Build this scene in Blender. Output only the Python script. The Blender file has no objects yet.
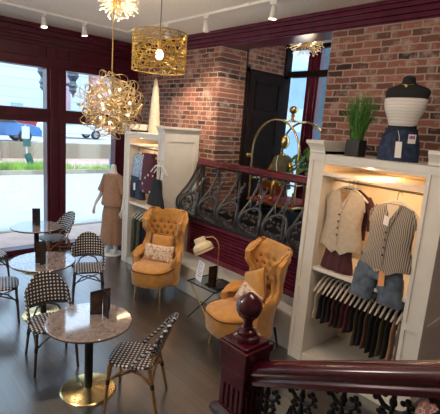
import bpy, bmesh, math, random
from mathutils import Vector, Matrix
PI = math.pi
sin, cos, rad = math.sin, math.cos, math.radians
random.seed(7)
S = bpy.context.scene
COL = S.collection

# ------------------------------------------------------------------ helpers
def V(*a): return Vector(a)

class MB:
    def __init__(s): s.v = []; s.f = []; s.M = Matrix()
    def add(s, vs, fs):
        o = len(s.v)
        s.v += [s.M @ Vector(p) for p in vs]
        s.f += [tuple(i + o for i in f) for f in fs]
        return s
    def box(s, x0, x1, y0, y1, z0, z1):
        vs = [(x, y, z) for x in (x0, x1) for y in (y0, y1) for z in (z0, z1)]
        return s.add(vs, [(0, 1, 3, 2), (4, 6, 7, 5), (0, 4, 5, 1), (2, 3, 7, 6), (0, 2, 6, 4), (1, 5, 7, 3)])
    def cbox(s, c, d): return s.box(c[0]-d[0]/2, c[0]+d[0]/2, c[1]-d[1]/2, c[1]+d[1]/2, c[2]-d[2]/2, c[2]+d[2]/2)
    def rings(s, rs, caps=True, closed=False):
        n = len(rs[0]); vs = [p for r in rs for p in r]; fs = []
        m = len(rs)
        for i in range(m if closed else m-1):
            a = i*n; b = ((i+1) % m)*n
            for j in range(n):
                k = (j+1) % n
                fs.append((a+j, a+k, b+k, b+j))
        if caps and not closed:
            fs.append(tuple(range(n))[::-1]); fs.append(tuple(range((m-1)*n, m*n)))
        return s.add(vs, fs)
    def tube(s, pts, r, n=8, closed=False, flat=1.0):
        pts = [Vector(p) for p in pts]; m = len(pts); rs = []
        up = None
        for i, p in enumerate(pts):
            if closed: t = pts[(i+1) % m] - pts[i-1]
            else: t = pts[min(i+1, m-1)] - pts[max(i-1, 0)]
            t = t.normalized() if t.length > 1e-9 else V(0, 0, 1)
            if up is None: up = V(0, 0, 1) if abs(t.z) < .9 else V(1, 0, 0)
            a = t.cross(up)
            if a.length < 1e-6: a = t.orthogonal()
            a.normalize(); b = a.cross(t).normalized(); up = b
            rr = r[i] if isinstance(r, (list, tuple)) else r
            rs.append([p + (a*cos(2*PI*j/n) + b*sin(2*PI*j/n)*flat)*rr for j in range(n)])
        return s.rings(rs, True, closed)
    def lathe(s, prof, n=24, c=(0, 0, 0), axis=None):
        rs = [[(c[0]+max(r, 1e-4)*cos(2*PI*j/n), c[1]+max(r, 1e-4)*sin(2*PI*j/n), c[2]+z) for j in range(n)] for r, z in prof]
        return s.rings(rs)
    def ball(s, c, r, n=12, m=8):
        if not isinstance(r, (tuple, list)): r = (r, r, r)
        rs = [[(c[0]+r[0]*max(sin(PI*i/m), .01)*cos(2*PI*j/n), c[1]+r[1]*max(sin(PI*i/m), .01)*sin(2*PI*j/n), c[2]-r[2]*cos(PI*i/m)) for j in range(n)] for i in range(m+1)]
        return s.rings(rs)
    def grid(s, P):
        n = len(P[0]); vs = [p for r in P for p in r]; fs = []
        for i in range(len(P)-1):
            for j in range(n-1):
                a = i*n+j; fs.append((a, a+1, a+n+1, a+n))
        return s.add(vs, fs)
    def prism(s, poly, d):   # poly: 3D points, extruded by vector d
        n = len(poly); d = Vector(d)
        return s.add([Vector(p) for p in poly] + [Vector(p)+d for p in poly],
                     [tuple(range(n))[::-1], tuple(range(n, 2*n))] + [(i, (i+1) % n, n+(i+1) % n, n+i) for i in range(n)])
    def build(s, name, mat, parent=None, bevel=0, sub=0, smooth=40, solid=0, doubles=False):
        me = bpy.data.meshes.new(name)
        me.from_pydata([tuple(p) for p in s.v], [], s.f)
        bm = bmesh.new(); bm.from_mesh(me)
        if doubles: bmesh.ops.remove_doubles(bm, verts=bm.verts, dist=1e-4)
        bmesh.ops.recalc_face_normals(bm, faces=bm.faces)
        bm.to_mesh(me); bm.free()
        me.materials.append(mat)
        if smooth:
            me.shade_smooth(); me.set_sharp_from_angle(angle=rad(smooth))
        o = bpy.data.objects.new(name, me); COL.objects.link(o)
        if parent: o.parent = parent
        if solid:
            m = o.modifiers.new('solid', 'SOLIDIFY'); m.thickness = solid; m.offset = 0
        if bevel:
            m = o.modifiers.new('bevel', 'BEVEL'); m.width = bevel; m.segments = 2; m.limit_method = 'ANGLE'; m.angle_limit = rad(40)
        if sub:
            m = o.modifiers.new('sub', 'SUBSURF'); m.levels = m.render_levels = sub
        return o

def tag(o, label, cat, group=None, kind=None):
    o['label'] = label; o['category'] = cat
    if group: o['group'] = group
    if kind: o['kind'] = kind
    return o
def thing(name, label, cat, loc=(0, 0, 0), rz=0, group=None):
    o = bpy.data.objects.new(name, None); COL.objects.link(o)
    o.empty_display_size = .1
    o.location = loc; o.rotation_euler = (0, 0, rz)
    return tag(o, label, cat, group)
def struct(o):
    o['kind'] = 'structure'; return o
def dup(root, loc, rz, label, group=None, name=None):
    def cp(o, par):
        c = o.copy(); COL.objects.link(c)
        if par: c.parent = par
        for ch in kids.get(o.name, []): cp(ch, c)
        return c
    kids = {}
    for o in bpy.data.objects:
        if o.parent: kids.setdefault(o.parent.name, []).append(o)
    r = cp(root, None); r.location = loc; r.rotation_euler = (0, 0, rz); r['label'] = label
    if group: r['group'] = group
    return r
def smoothstep(a, b, x):
    t = min(1, max(0, (x-a)/(b-a))); return t*t*(3-2*t)
def lerp(tab, x):
    for (a, p), (b, q) in zip(tab, tab[1:]):
        if x <= b: return p+(q-p)*smoothstep(a, b, x)
    return tab[-1][1]
def arc(c, r, a0, a1, n, ax, ay):
    ax, ay, c = Vector(ax), Vector(ay), Vector(c)
    return [c + ax*r*cos(a0+(a1-a0)*i/n) + ay*r*sin(a0+(a1-a0)*i/n) for i in range(n+1)]

# ------------------------------------------------------------------ materials
class NT:
    def __init__(s, name):
        m = bpy.data.materials.new(name); m.use_nodes = True; s.m = m; s.t = m.node_tree
        s.p = s.t.nodes['Principled BSDF']
    def n(s, typ, **kw):
        x = s.t.nodes.new(typ)
        for k, v in kw.items():
            if k.startswith('i_'): x.inputs[k[2:].replace('_', ' ')].default_value = v
            else: setattr(x, k, v)
        return x
    def l(s, a, b): s.t.links.new(a, b)
    def coord(s, kind='Object', swz=None, scale=1):
        tc = s.n('ShaderNodeTexCoord'); out = tc.outputs[kind]
        if swz:
            sp = s.n('ShaderNodeSeparateXYZ'); cb = s.n('ShaderNodeCombineXYZ'); s.l(out, sp.inputs[0])
            for i, c in enumerate(swz):
                s.l(sp.outputs['xyz'.index(c)], cb.inputs[i])
            out = cb.outputs[0]
        return out
    def ramp(s, fac, stops):
        r = s.n('ShaderNodeValToRGB'); e = r.color_ramp.elements
        while len(e) < len(stops): e.new(.5)
        for x, (p, c) in zip(e, stops): x.position = p; x.color = (*c, 1)
        s.l(fac, r.inputs[0]); return r.outputs[0]
    def math(s, op, a, b=None):
        x = s.n('ShaderNodeMath', operation=op)
        for i, q in enumerate((a, b)):
            if q is None: continue
            if isinstance(q, (int, float)): x.inputs[i].default_value = q
            else: s.l(q, x.inputs[i])
        return x.outputs[0]
    def bump(s, h, st=.3, d=.01):
        b = s.n('ShaderNodeBump'); b.inputs['Strength'].default_value = st; b.inputs['Distance'].default_value = d
        s.l(h, b.inputs['Height']); s.l(b.outputs[0], s.p.inputs['Normal'])
    def setp(s, rough=.5, metal=0, **kw):
        s.p.inputs['Roughness'].default_value = rough; s.p.inputs['Metallic'].default_value = metal
        for k, v in kw.items(): s.p.inputs[k.replace('_', ' ')].default_value = v

def mat(name, c, rough=.5, metal=0, var=.12, scale=8, bump=0, **kw):
    t = NT(name); t.setp(rough, metal, **kw)
    nz = t.n('ShaderNodeTexNoise'); nz.inputs['Scale'].default_value = scale; nz.inputs['Detail'].default_value = 3
    t.l(t.coord(), nz.inputs['Vector'])
    lo = tuple(max(0, x*(1-var)) for x in c); hi = tuple(min(1, x*(1+var)) for x in c)
    t.l(t.ramp(nz.outputs[0], [(.3, lo), (.7, hi)]), t.p.inputs['Base Color'])
    if bump: t.bump(nz.outputs[0], bump)
    return t.m
def emis(name, c, st):
    t = NT(name); t.p.inputs['Base Color'].default_value = (*c, 1)
    t.p.inputs['Emission Color'].default_value = (*c, 1); t.p.inputs['Emission Strength'].default_value = st
    return t.m
def brick(name, swz, c1, c2, mortar, w=.215, h=.076, white=.6):
    t = NT(name); t.setp(.85)
    co = t.coord('Object', swz)
    nz0 = t.n('ShaderNodeTexNoise'); nz0.inputs['Scale'].default_value = 9; t.l(co, nz0.inputs['Vector'])
    wob = t.n('ShaderNodeVectorMath', operation='MULTIPLY_ADD'); t.l(nz0.outputs['Color'], wob.inputs[0])
    wob.inputs[1].default_value = (.034, .026, 0); t.l(co, wob.inputs[2]); co2 = wob.outputs[0]
    b = t.n('ShaderNodeTexBrick'); t.l(co2, b.inputs['Vector'])
    b.inputs['Scale'].default_value = 1; b.inputs['Brick Width'].default_value = w; b.inputs['Row Height'].default_value = h
    b.inputs['Mortar Size'].default_value = .0095; b.inputs['Mortar Smooth'].default_value = .35
    b.inputs['Color1'].default_value = (0, 0, 0, 1); b.inputs['Color2'].default_value = (1, 1, 1, 1); b.inputs['Mortar'].default_value = (.5, .5, .5, 1)
    bc = t.ramp(b.outputs['Color'], [(0, tuple(x*.35 for x in c1)), (.12, c1), (.55, c2), (.85, tuple(min(1, x*1.35) for x in c2)), (1, (c2[0]*.6, c2[1]*.55, c2[2]*.6))])
    n2 = t.n('ShaderNodeTexNoise'); n2.inputs['Scale'].default_value = 5.5; n2.inputs['Detail'].default_value = 6; n2.inputs['Roughness'].default_value = .7
    t.l(co, n2.inputs['Vector'])
    wm = t.ramp(n2.outputs[0], [(.52, (0, 0, 0)), (.72, (white,)*3)])
    mx = t.n('ShaderNodeMixRGB'); t.l(wm, mx.inputs[0]); t.l(bc, mx.inputs[1]); mx.inputs[2].default_value = (.62, .48, .4, 1)
    m2 = t.n('ShaderNodeMixRGB'); t.l(b.outputs['Fac'], m2.inputs[0]); t.l(mx.outputs[0], m2.inputs[1]); m2.inputs[2].default_value = (*mortar, 1)
    t.l(m2.outputs[0], t.p.inputs['Base Color'])
    hh = t.math('ADD', t.math('MULTIPLY', b.outputs['Fac'], -1.0), t.math('MULTIPLY', n2.outputs[0], .5))
    t.bump(hh, .7, .012)
    return t.m
def planks():
    t = NT('dark wood planks'); t.setp(.34, Specular_IOR_Level=1.0, Coat_Weight=1.0, Coat_Roughness=.24, Coat_IOR=2.3)
    co = t.coord('Object', 'yxz')
    b = t.n('ShaderNodeTexBrick'); t.l(co, b.inputs['Vector'])
    b.inputs['Scale'].default_value = 1; b.inputs['Brick Width'].default_value = 1.3; b.inputs['Row Height'].default_value = .13
    b.inputs['Mortar Size'].default_value = .004; b.offset = .37
    b.inputs['Color1'].default_value = (0, 0, 0, 1); b.inputs['Color2'].default_value = (1, 1, 1, 1); b.inputs['Mortar'].default_value = (0, 0, 0, 1)
    mp = t.n('ShaderNodeMapping'); mp.inputs['Scale'].default_value = (1.5, 26, 1); t.l(co, mp.inputs[0])
    nz = t.n('ShaderNodeTexNoise'); nz.inputs['Scale'].default_value = 1.6; nz.inputs['Detail'].default_value = 6; t.l(mp.outputs[0], nz.inputs['Vector'])
    f = t.math('ADD', t.math('MULTIPLY', b.outputs['Color'], .45), t.math('MULTIPLY', nz.outputs[0], .7))
    c = t.ramp(f, [(.2, (.012, .0095, .009)), (.5, (.03, .0245, .023)), (.9, (.068, .056, .051))])
    m2 = t.n('ShaderNodeMixRGB'); t.l(b.outputs['Fac'], m2.inputs[0]); t.l(c, m2.inputs[1]); m2.inputs[2].default_value = (.004, .003, .003, 1)
    t.l(m2.outputs[0], t.p.inputs['Base Color'])
    t.bump(t.math('ADD', t.math('MULTIPLY', b.outputs['Fac'], -1.0), t.math('MULTIPLY', nz.outputs[0], .3)), .25, .004)
    return t.m
def weave(name, swz, k, dark, light, thr=.25):
    t = NT(name); t.setp(.45)
    sp = t.n('ShaderNodeSeparateXYZ'); t.l(t.coord(), sp.inputs[0])
    a, b = (sp.outputs['xyz'.index(c)] for c in swz)
    u = t.math('ADD', a, b); w = t.math('SUBTRACT', a, b)
    f = t.math('MULTIPLY', t.math('SINE', t.math('MULTIPLY', u, k)), t.math('SINE', t.math('MULTIPLY', w, k)))
    r = t.n('ShaderNodeValToRGB'); r.color_ramp.elements[0].position = thr; r.color_ramp.elements[1].position = thr+.15
    r.color_ramp.elements[0].color = (*dark, 1); r.color_ramp.elements[1].color = (*light, 1); t.l(f, r.inputs[0])
    t.l(r.outputs[0], t.p.inputs['Base Color']); t.bump(f, .3, .004)
    return t.m
def stripes(name, axis, k, c1, c2, pos=.5, rough=.8):
    t = NT(name); t.setp(rough)
    sp = t.n('ShaderNodeSeparateXYZ'); t.l(t.coord(), sp.inputs[0])
    nz = t.n('ShaderNodeTexNoise'); nz.inputs['Scale'].default_value = 6; t.l(t.coord(), nz.inputs['Vector'])
    x = t.math('ADD', sp.outputs[axis], t.math('MULTIPLY', nz.outputs[0], .04))
    f = t.math('ADD', t.math('MULTIPLY', t.math('SINE', t.math('MULTIPLY', x, k)), .5), .5)
    t.l(t.ramp(f, [(pos-.15, c1), (pos+.15, c2)]), t.p.inputs['Base Color']); return t.m
def spots(name, scale, stops, rough=.8, kind='ShaderNodeTexVoronoi'):
    t = NT(name); t.setp(rough)
    v = t.n(kind); v.inputs['Scale'].default_value = scale; t.l(t.coord(), v.inputs['Vector'])
    t.l(t.ramp(v.outputs[0], stops), t.p.inputs['Base Color']); return t.m
def marble():
    t = NT('pinkish brown marble'); t.setp(.07, Specular_IOR_Level=1.0, Coat_Weight=1.0, Coat_Roughness=.06, Coat_IOR=2.5)
    n1 = t.n('ShaderNodeTexNoise'); n1.inputs['Scale'].default_value = 14; n1.inputs['Detail'].default_value = 9; n1.inputs['Roughness'].default_value = .72; n1.inputs['Distortion'].default_value = 1.2
    t.l(t.coord(), n1.inputs['Vector'])
    t.l(t.ramp(n1.outputs[0], [(.3, (.1, .07, .062)), (.45, (.33, .26, .235)), (.6, (.43, .36, .33)), (.75, (.6, .54, .5))]), t.p.inputs['Base Color'])
    return t.m
def glass(name, tint=(.93, .97, 1), refl=.06):
    t = NT(name); t.t.nodes.remove(t.p)
    tr = t.n('ShaderNodeBsdfTransparent'); tr.inputs[0].default_value = (*tint, 1)
    gl = t.n('ShaderNodeBsdfGlossy'); gl.inputs['Roughness'].default_value = .02
    mx = t.n('ShaderNodeMixShader'); mx.inputs[0].default_value = refl
    t.l(tr.outputs[0], mx.inputs[1]); t.l(gl.outputs[0], mx.inputs[2])
    t.l(mx.outputs[0], t.t.nodes['Material Output'].inputs[0]); return t.m

MAROON = mat('dark maroon paint', (.07, .004, .017), .28, var=.25)
MAHOG = mat('polished mahogany red', (.065, .004, .011), .2, var=.3, scale=5, Coat_Weight=.25)
MAHOG2 = mat('maroon bench panel', (.2, .022, .05), .22, var=.2)
CROWN = mat('maroon crown paint', (.1, .01, .032), .2, var=.2)
BRK_X = brick('red brick along the side wall', 'yzx', (.11, .046, .037), (.25, .092, .063), (.4, .325, .26), white=.75)
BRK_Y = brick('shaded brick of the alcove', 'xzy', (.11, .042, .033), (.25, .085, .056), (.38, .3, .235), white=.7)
PLANK = planks()
CEIL = mat('textured plaster ceiling', (.85, .79, .72), .9, var=.2, scale=70, bump=.8)
PLAST = mat('smooth plaster border', (.72, .68, .63), .8, var=.04)
CREAM = mat('warm white cabinet paint', (.74, .69, .62), .42, var=.04)
SHELFBACK = mat('warm cream cabinet back', (.66, .54, .38), .6, var=.05)
STEP = mat('pale grey stone step', (.55, .54, .52), .3, var=.15, scale=3)
IRON = mat('black cast iron', (.05, .05, .056), .4, .2, var=.3)
SIRON = mat('black stair iron', (.004, .004, .005), .5, Specular_IOR_Level=.3)
GOLD = mat('brushed brass', (.62, .4, .13), .28, 1, var=.12)
GOLDP = mat('polished brass', (.78, .6, .28), .22, 1, var=.06)
CHAMP = mat('champagne gold wire', (.7, .55, .33), .38, 1, var=.1)
BLACK = mat('satin black metal', (.012, .012, .013), .35, .2, var=.2)
BAMB = mat('bamboo cane', (.26, .12, .03), .35, var=.4, scale=30)
BAMBD = mat('dark stained cane', (.06, .03, .016), .35, var=.5, scale=30)
WRAP = mat('black cane binding', (.012, .01, .01), .5)
WSEAT = weave('black and white woven seat', 'xy', 92, (.012, .009, .012), (.72, .68, .66), .3)
WBACK = weave('black and white woven back', 'yz', 92, (.012, .009, .012), (.72, .68, .66), .38)
MARB = marble()
EDGE = mat('dark stone edge', (.07, .045, .035), .25)
MUST = mat('mustard velvet', (.52, .235, .045), .75, var=.16, scale=14, Sheen_Weight=.35)
MUSTD = mat('dark mustard piping', (.13, .045, .008), .7)
FLORAL = spots('cream and rust floral print', 24, [(.0, (.3, .1, .03)), (.18, (.5, .24, .1)), (.34, (.68, .54, .42)), (.52, (.72, .62, .52)), (.72, (.42, .22, .12))], .85)
SMOKE = mat('smoked mirror glass', (.12, .12, .13), .06, .6, var=.05)
SHADE = mat('cream lamp shade', (.75, .6, .4), .5, var=.05)
WHITE = mat('white plastic', (.8, .78, .75), .35, var=.03)
PAPER = mat('white paper', (.8, .77, .8), .7, var=.02)
PURPLE = mat('purple print', (.2, .12, .26), .7)
LEATH = mat('dark brown photo page', (.05, .022, .015), .3, var=.9, scale=14)
TERRA = mat('brown knit cloth', (.34, .19, .12), .85, var=.14, scale=30)
MANN = mat('white mannequin shell', (.74, .72, .7), .32, var=.03)
BLACKF = mat('black jersey', (.009, .008, .009), .8)
TUBE = stripes('white ribbed tube top', 2, 200, (.66, .6, .56), (.74, .69, .65), .4)
DENIM = mat('dark blue denim', (.018, .032, .075), .8, var=.6, scale=18)
DENIML = mat('washed blue denim', (.11, .135, .17), .8, var=.45, scale=12)
DENIMW = mat('pale blue printed chambray', (.3, .42, .6), .8, var=.5, scale=34)
WINE = mat('maroon cloth', (.07, .014, .018), .8, var=.35, scale=16)
WINED = spots('maroon cloth with white dots', 9, [(.0, (.75, .6, .6)), (.16, (.75, .6, .6)), (.2, (.085, .014, .03)), (1, (.06, .01, .022))])
LINEN = mat('cream linen', (.5, .41, .31), .85, var=.1, scale=26)
STRIPE = stripes('cream and charcoal stripe', 1, 400, (.1, .08, .065), (.46, .38, .3), .45)
TAG = mat('white hang tag', (.8, .76, .7), .6, var=.02)
TAGO = mat('orange price tag', (.75, .32, .12), .6, var=.1)
TAGP = mat('pink and blue printed patch', (.35, .12, .3), .6, var=.8, scale=60)
HANG = mat('pale hanger', (.66, .58, .48), .45, var=.05)
HANGW = mat('white hanger', (.74, .71, .67), .4, var=.03)
STEEL = mat('steel rail', (.5, .48, .45), .25, 1)
GREEN = mat('blade green', (.07, .2, .03), .5, var=.5, scale=30)
LEAF = mat('glossy leaf', (.08, .2, .035), .38, var=.6, scale=20)
POTB = mat('black planter', (.012, .012, .014), .45)
STRAW = mat('cream woven cone', (.6, .52, .4), .8, var=.25, scale=60, bump=.6)
DOORB = mat('dark brown door paint', (.014, .007, .006), .75, var=.25, Specular_IOR_Level=.15)
OLIVE = mat('olive sage cloth', (.085, .085, .05), .8, var=.2, scale=20)
REDC = mat('red carpet', (.3, .02, .03), .9, var=.15)
GLASS = glass('window glass')
CLEAR = glass('table glass', (.8, .88, .87), .16)
BULB = emis('warm bulb', (1, .78, .48), 4)
BULBW = emis('white bulb', (1, .9, .75), 6)
LED = emis('warm led strip', (1, .62, .3), 2.5)
FLOORT = mat('alcove floor boards', (.02, .014, .012), .85, Specular_IOR_Level=.1)
SAGE = mat('grey green cloth', (.12, .14, .11), .85, var=.3, scale=20)

# ------------------------------------------------------------------ setting
CZ = 3.93
struct(MB().box(-3.2, 4.9, -3.2, 7.75, -.1, 0).build('floor', PLANK, smooth=0))
struct(MB().box(-3.2, 4.9, -3.2, 7.75, CZ, CZ+.1).build('ceiling', CEIL, smooth=0))
struct(MB().box(-3.2, 4.4, 6.56, 7.5, CZ-.018, CZ+.02).build('trim_1', PLAST, smooth=0))
# window wall (storefront woodwork)
WY = 7.55
m = MB()
m.box(-3.2, 4.5, WY, 7.75, 3.25, CZ)                      # header
for x0, x1 in ((2.72, 3.06), (4.05, 4.55), (.3, .64), (-2.1, -1.76), (-3.2, -3.0)):
    m.box(x0, x1, WY, 7.75, 0, 3.25)
    if x0 < 4:
        m.box(x0+.05, x0+.13, WY-.03, WY, .1, 3.25); m.box(x1-.13, x1-.05, WY-.03, WY, .1, 3.25)
m.box(-3.2, 4.5, WY+.03, 7.72, 2.34, 2.57)                # transom bar
m.box(-3.2, 4.5, WY-.04, 7.75, 0, .1)                     # sill
for z0, z1, d in ((3.25, 3.30, .05), (3.30, 3.33, .03), (3.40, 3.42, .025), (3.60, 3.63, .03), (3.66, 3.70, .05), (3.70, 3.76, .08), (3.76, 3.84, .12), (3.84, 3.93, .17)):
    m.box(-3.2, 4.5, WY-d, WY, z0, z1)
for x in (2.62, 2.72, 2.89, 3.06, 3.13):
    m.box(x-.012, x+.012, WY-.03, WY, 3.42, 3.6)
m.box(-3.2, 4.5, WY+.0, WY+.03, 2.43, 2.46)
struct(m.build('wall_left', MAROON, bevel=.006, smooth=0))
k = 1
for x0, x1 in ((3.06, 4.05), (.64, 2.72), (-1.76, .3)):
    for z0, z1 in ((2.57, 3.25), (.1, 2.34)):
        struct(MB().box(x0, x1, 7.645, 7.655, z0, z1).build('window_%d' % k, GLASS, smooth=0)); k += 1
# brick side wall with an open bay
AY0, AY1, AX1 = 3.1, 5.08, 6.2
m = MB()
m.box(4.5, 4.9, AY1, 7.75, 0, CZ); m.box(4.5, 4.9, -3.2, AY0, 0, CZ)
struct(m.build('wall_right', BRK_X, smooth=0))
struct(MB().box(4.5, 4.9, AY0, AY1, 0, 1.05).build('wall_bay', DOORB, smooth=0))
struct(MB().box(4.5, 4.9, AY0, AY1, 3.72, CZ).build('trim_2', MAROON, smooth=0))
m = MB()
for z0, z1, d in ((3.715, 3.735, .02), (3.735, 3.77, .04), (3.77, 3.785, .03), (3.785, 3.83, .065), (3.83, 3.845, .055), (3.845, 3.89, .095), (3.89, 3.93, .12)):
    m.box(4.5-d, 4.5, -3.2, 7.45, z0, z1)
struct(m.build('trim_3', CROWN, bevel=.006, smooth=0))
# alcove behind the bay
AF = 1.05
struct(MB().box(4.9, AX1+.2, 2.4, AY1+.2, AF-.1, AF).build('floor_alcove', FLOORT, smooth=0))
struct(MB().box(4.9, AX1+.2, 2.4, AY1+.2, 4.0, 4.1).build('ceiling_alcove', PLAST, smooth=0))
struct(MB().box(4.9, AX1+.02, AY1, AY1+.2, 0, 4.0).build('wall_alcove', BRK_Y, smooth=0))
struct(MB().box(4.9, AX1+.2, 2.2, 2.4, 0, 4.0).build('wall_alcove_near', BRK_Y, smooth=0))
# alcove window wall: frame + panes
m = MB()
for y0, y1 in ((4.44, 4.7), (4.18, 4.22), (3.3, 3.38), (2.4, 2.5)):
    m.box(AX1, AX1+.12, y0, y1, AF, 4.0)
m.box(AX1-.03, AX1, 4.48, 4.52, AF, 4.0); m.box(AX1-.03, AX1, 4.6, 4.65, AF, 4.0)
struct(m.build('trim_4', CROWN, bevel=.005, smooth=0))
m = MB()
m.box(AX1-.04, AX1+.1, 2.4, 5.08, 3.46, 3.56); m.box(AX1, AX1+.1, 2.4, 5.08, AF, AF+.12); m.box(AX1, AX1+.1, 2.4, 5.08, 3.94, 4.0)
struct(m.build('trim_5', DOORB, smooth=0))
for j, (y0, y1) in enumerate(((4.7, 5.08), (4.22, 4.44), (3.38, 4.18), (2.5, 3.3))):
    struct(MB().box(AX1+.05, AX1+.06, y0, y1, AF, 4.0).build('window_%d' % (k+j), GLASS, smooth=0))
# dark door on the alcove's side wall
d = MB().box(5.13, 6.03, AY1-.05, AY1, AF, 3.42)
dr = struct(d.build('door_1', DOORB, bevel=.006, smooth=0))
m = MB()
for z0, z1 in ((1.2, 1.62), (1.72, 2.1), (2.2, 2.72), (2.82, 3.28)):
    for x0, x1 in ((5.27, 5.89),):
        m.box(x0, x1, AY1-.062, AY1-.05, z0, z0+.025); m.box(x0, x1, AY1-.062, AY1-.05, z1-.025, z1)
        m.box(x0, x0+.025, AY1-.062, AY1-.05, z0, z1); m.box(x1-.025, x1, AY1-.062, AY1-.05, z0, z1)
m.build('door_panel', DOORB, dr, smooth=0)
m = MB(); m.M = Matrix.Translation((5.2, AY1-.05, 2.05)) @ Matrix.Rotation(PI/2, 4, 'X')
m.lathe([(.03, 0), (.03, .012), (.011, .015), (.011, .045), (.03, .055), (.034, .075), (.02, .09), (.001, .093)], 14)
m.build('door_handle', GOLD, dr)
m = MB(); m.box(5.07, 5.13, AY1-.03, AY1, AF, 3.5); m.box(6.03, 6.2, AY1-.03, AY1, AF, 4.0); m.box(5.07, 6.12, AY1-.03, AY1, 3.42, 3.47)
struct(m.build('trim_6', DOORB, smooth=0))
struct(MB().box(5.06, 5.08, AY1-.02, AY1, 3.47, 4.0).build('trim_7', BLACK, smooth=0))
# walls behind the viewer
struct(MB().box(-3.4, -3.2, -3.4, 7.75, 0, CZ).build('wall_rear', PLAST, smooth=0))
struct(MB().box(-3.4, 4.9, -3.4, -3.2, 0, CZ).build('wall_front', PLAST, smooth=0))
# pale step in front of the bay
struct(MB().box(3.69, 4.5, 2.6, 5.28, 0, .42).build('trim_8', STEP, bevel=.012, smooth=0))

# ------------------------------------------------------------------ bellied iron balustrade on a slatted bench panel
B0, B1 = 2.62, 5.2
gp = thing('slatted_panel', 'dark red slatted vent panel below the iron balustrade', 'panel', (0, 0, 0))
m = MB().box(4.21, 4.5, B0, B1, .42, .99); m.build('back_board', WRAP, gp, smooth=0)
m = MB()
for i in range(8):
    z = .535+i*.053
    m.prism([(4.205, B0, z), (4.152, B0, z-.016), (4.146, B0, z-.004), (4.205, B0, z+.02)], (0, B1-B0, 0))
m.build('slats', MAHOG2, gp, smooth=0)['label'] = 'row of horizontal maroon slats'
m = MB().box(4.14, 4.21, B0, B1, .42, .505); m.box(4.12, 4.5, B0, B1, .95, 1.01)
m.box(4.14, 4.21, B0, B0+.06, .505, .95); m.box(4.14, 4.21, B1-.06, B1, .505, .95)
m.build('frame', MAHOG2, gp, smooth=0)
MB().box(4.08, 4.5, B0, B1, 1.01, 1.05).build('ledge', mat('dark ledge paint', (.02, .003, .006), .6), gp, smooth=0)

bel = thing('iron_balustrade', 'bellied black iron balustrade with dark red handrail before the alcove', 'balustrade', (0, 0, 0))
def belly(z):
    tb = [(1.02, 4.12), (1.07, 4.06), (1.13, 3.97), (1.2, 3.91), (1.27, 3.885), (1.35, 3.9), (1.43, 3.97), (1.5, 4.05), (1.58, 4.12), (1.68, 4.19), (1.8, 4.25), (1.92, 4.29)]
    for (a, p), (b, q) in zip(tb, tb[1:]):
        if z <= b: return p+(q-p)*(z-a)/(b-a)
    return 4.29
def bp(y, z, off=0): return V(belly(z)-off, y, z)
m = MB()
prof = [(4.23, 1.885), (4.22, 1.9), (4.235, 1.925), (4.245, 1.95), (4.27, 1.972), (4.31, 1.98), (4.35, 1.972), (4.375, 1.95), (4.385, 1.925), (4.4, 1.9), (4.39, 1.885)]
m.prism([(x, 2.6, z-.015) for x, z in prof], (0, 2.58, 0)); m.build('handrail', MAHOG, bel, smooth=50)['label'] = 'polished dark red handrail'
m = MB().tube([bp(y, 1.07) for y in (B0, B1)], .022); m.tube([bp(y, 1.87) for y in (B0, B1)], .014)
m.build('rail_bar', IRON, bel)
PB_ = .43
ys = [5.12-PB_*i for i in range(6)]
for i, y in enumerate(ys):
    m = MB()
    m.tube([bp(y-.02*sin((z-1.07)/.8*PI), z) for z in [1.07+.81*k/22 for k in range(23)]], [.013+.006*sin(PI*k/22) for k in range(23)], 8)
    m.ball(bp(y, 1.83), (.02, .03, .025), 8, 6); m.ball(bp(y, 1.78), (.028, .022, .02), 8, 6)
    for s in (-1, 1):
        m.tube([bp(y+s*(.012+.045*t), 1.84-.05*t+.05*t*t, .01) for t in (0, .4, .8, 1.2)], [.012, .011, .009, .012], 6)
    m.build('baluster', IRON, bel)
    yc = y-PB_/2
    if i == len(ys)-1: yc = y-.18
    m = MB()
    m.tube([bp(yc+.185*cos(a), 1.285+.185*sin(a), .012) for a in [2*PI*k/32 for k in range(32)]], .018, 8, True)
    for q in range(4):
        a = PI/4+q*PI/2
        m.tube([bp(yc+.18*cos(a), 1.285+.18*sin(a)), bp(yc+.12*cos(a), 1.285+.12*sin(a), .015)], [.01, .008], 6)
        for b in (-.42, 0, .42):
            rr = .1 if b else .075
            m.ball(bp(yc+rr*cos(a+b), 1.285+rr*sin(a+b), .015), (.014, .02, .02), 8, 6)
    m.build('ring_scroll', IRON, bel)
    m = MB().tube([V(4.28-.1*(1-t)**2, y-.1*(1-t), 1.08+.78*t) for t in [k/10 for k in range(11)]], .015, 8)
    m.tube([bp(y-PB_*.55*t, 1.58-.14*t-.05*sin(PI*t), .004) for t in [k/10 for k in range(11)]], .009, 6)
    m.build('upright_bar', IRON, bel)
    m = MB()
    m.tube([bp(yc+.07, 1.46), bp(yc+.03, 1.58), bp(yc+.02, 1.7)], [.009, .008, .005], 6)
    for z, w in ((1.53, .05), (1.6, .045), (1.66, .03)):
        for s in (-1, 1):
            m.tube([bp(yc+.04, z-.03), bp(yc+.035+s*w*.6, z), bp(yc+.03+s*w, z+.035)], [.008, .013, .004], 6)
    m.ball(bp(yc+.02, 1.715), (.012, .016, .026), 8, 6)
    m.build('leaf_sprig', IRON, bel)
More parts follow.
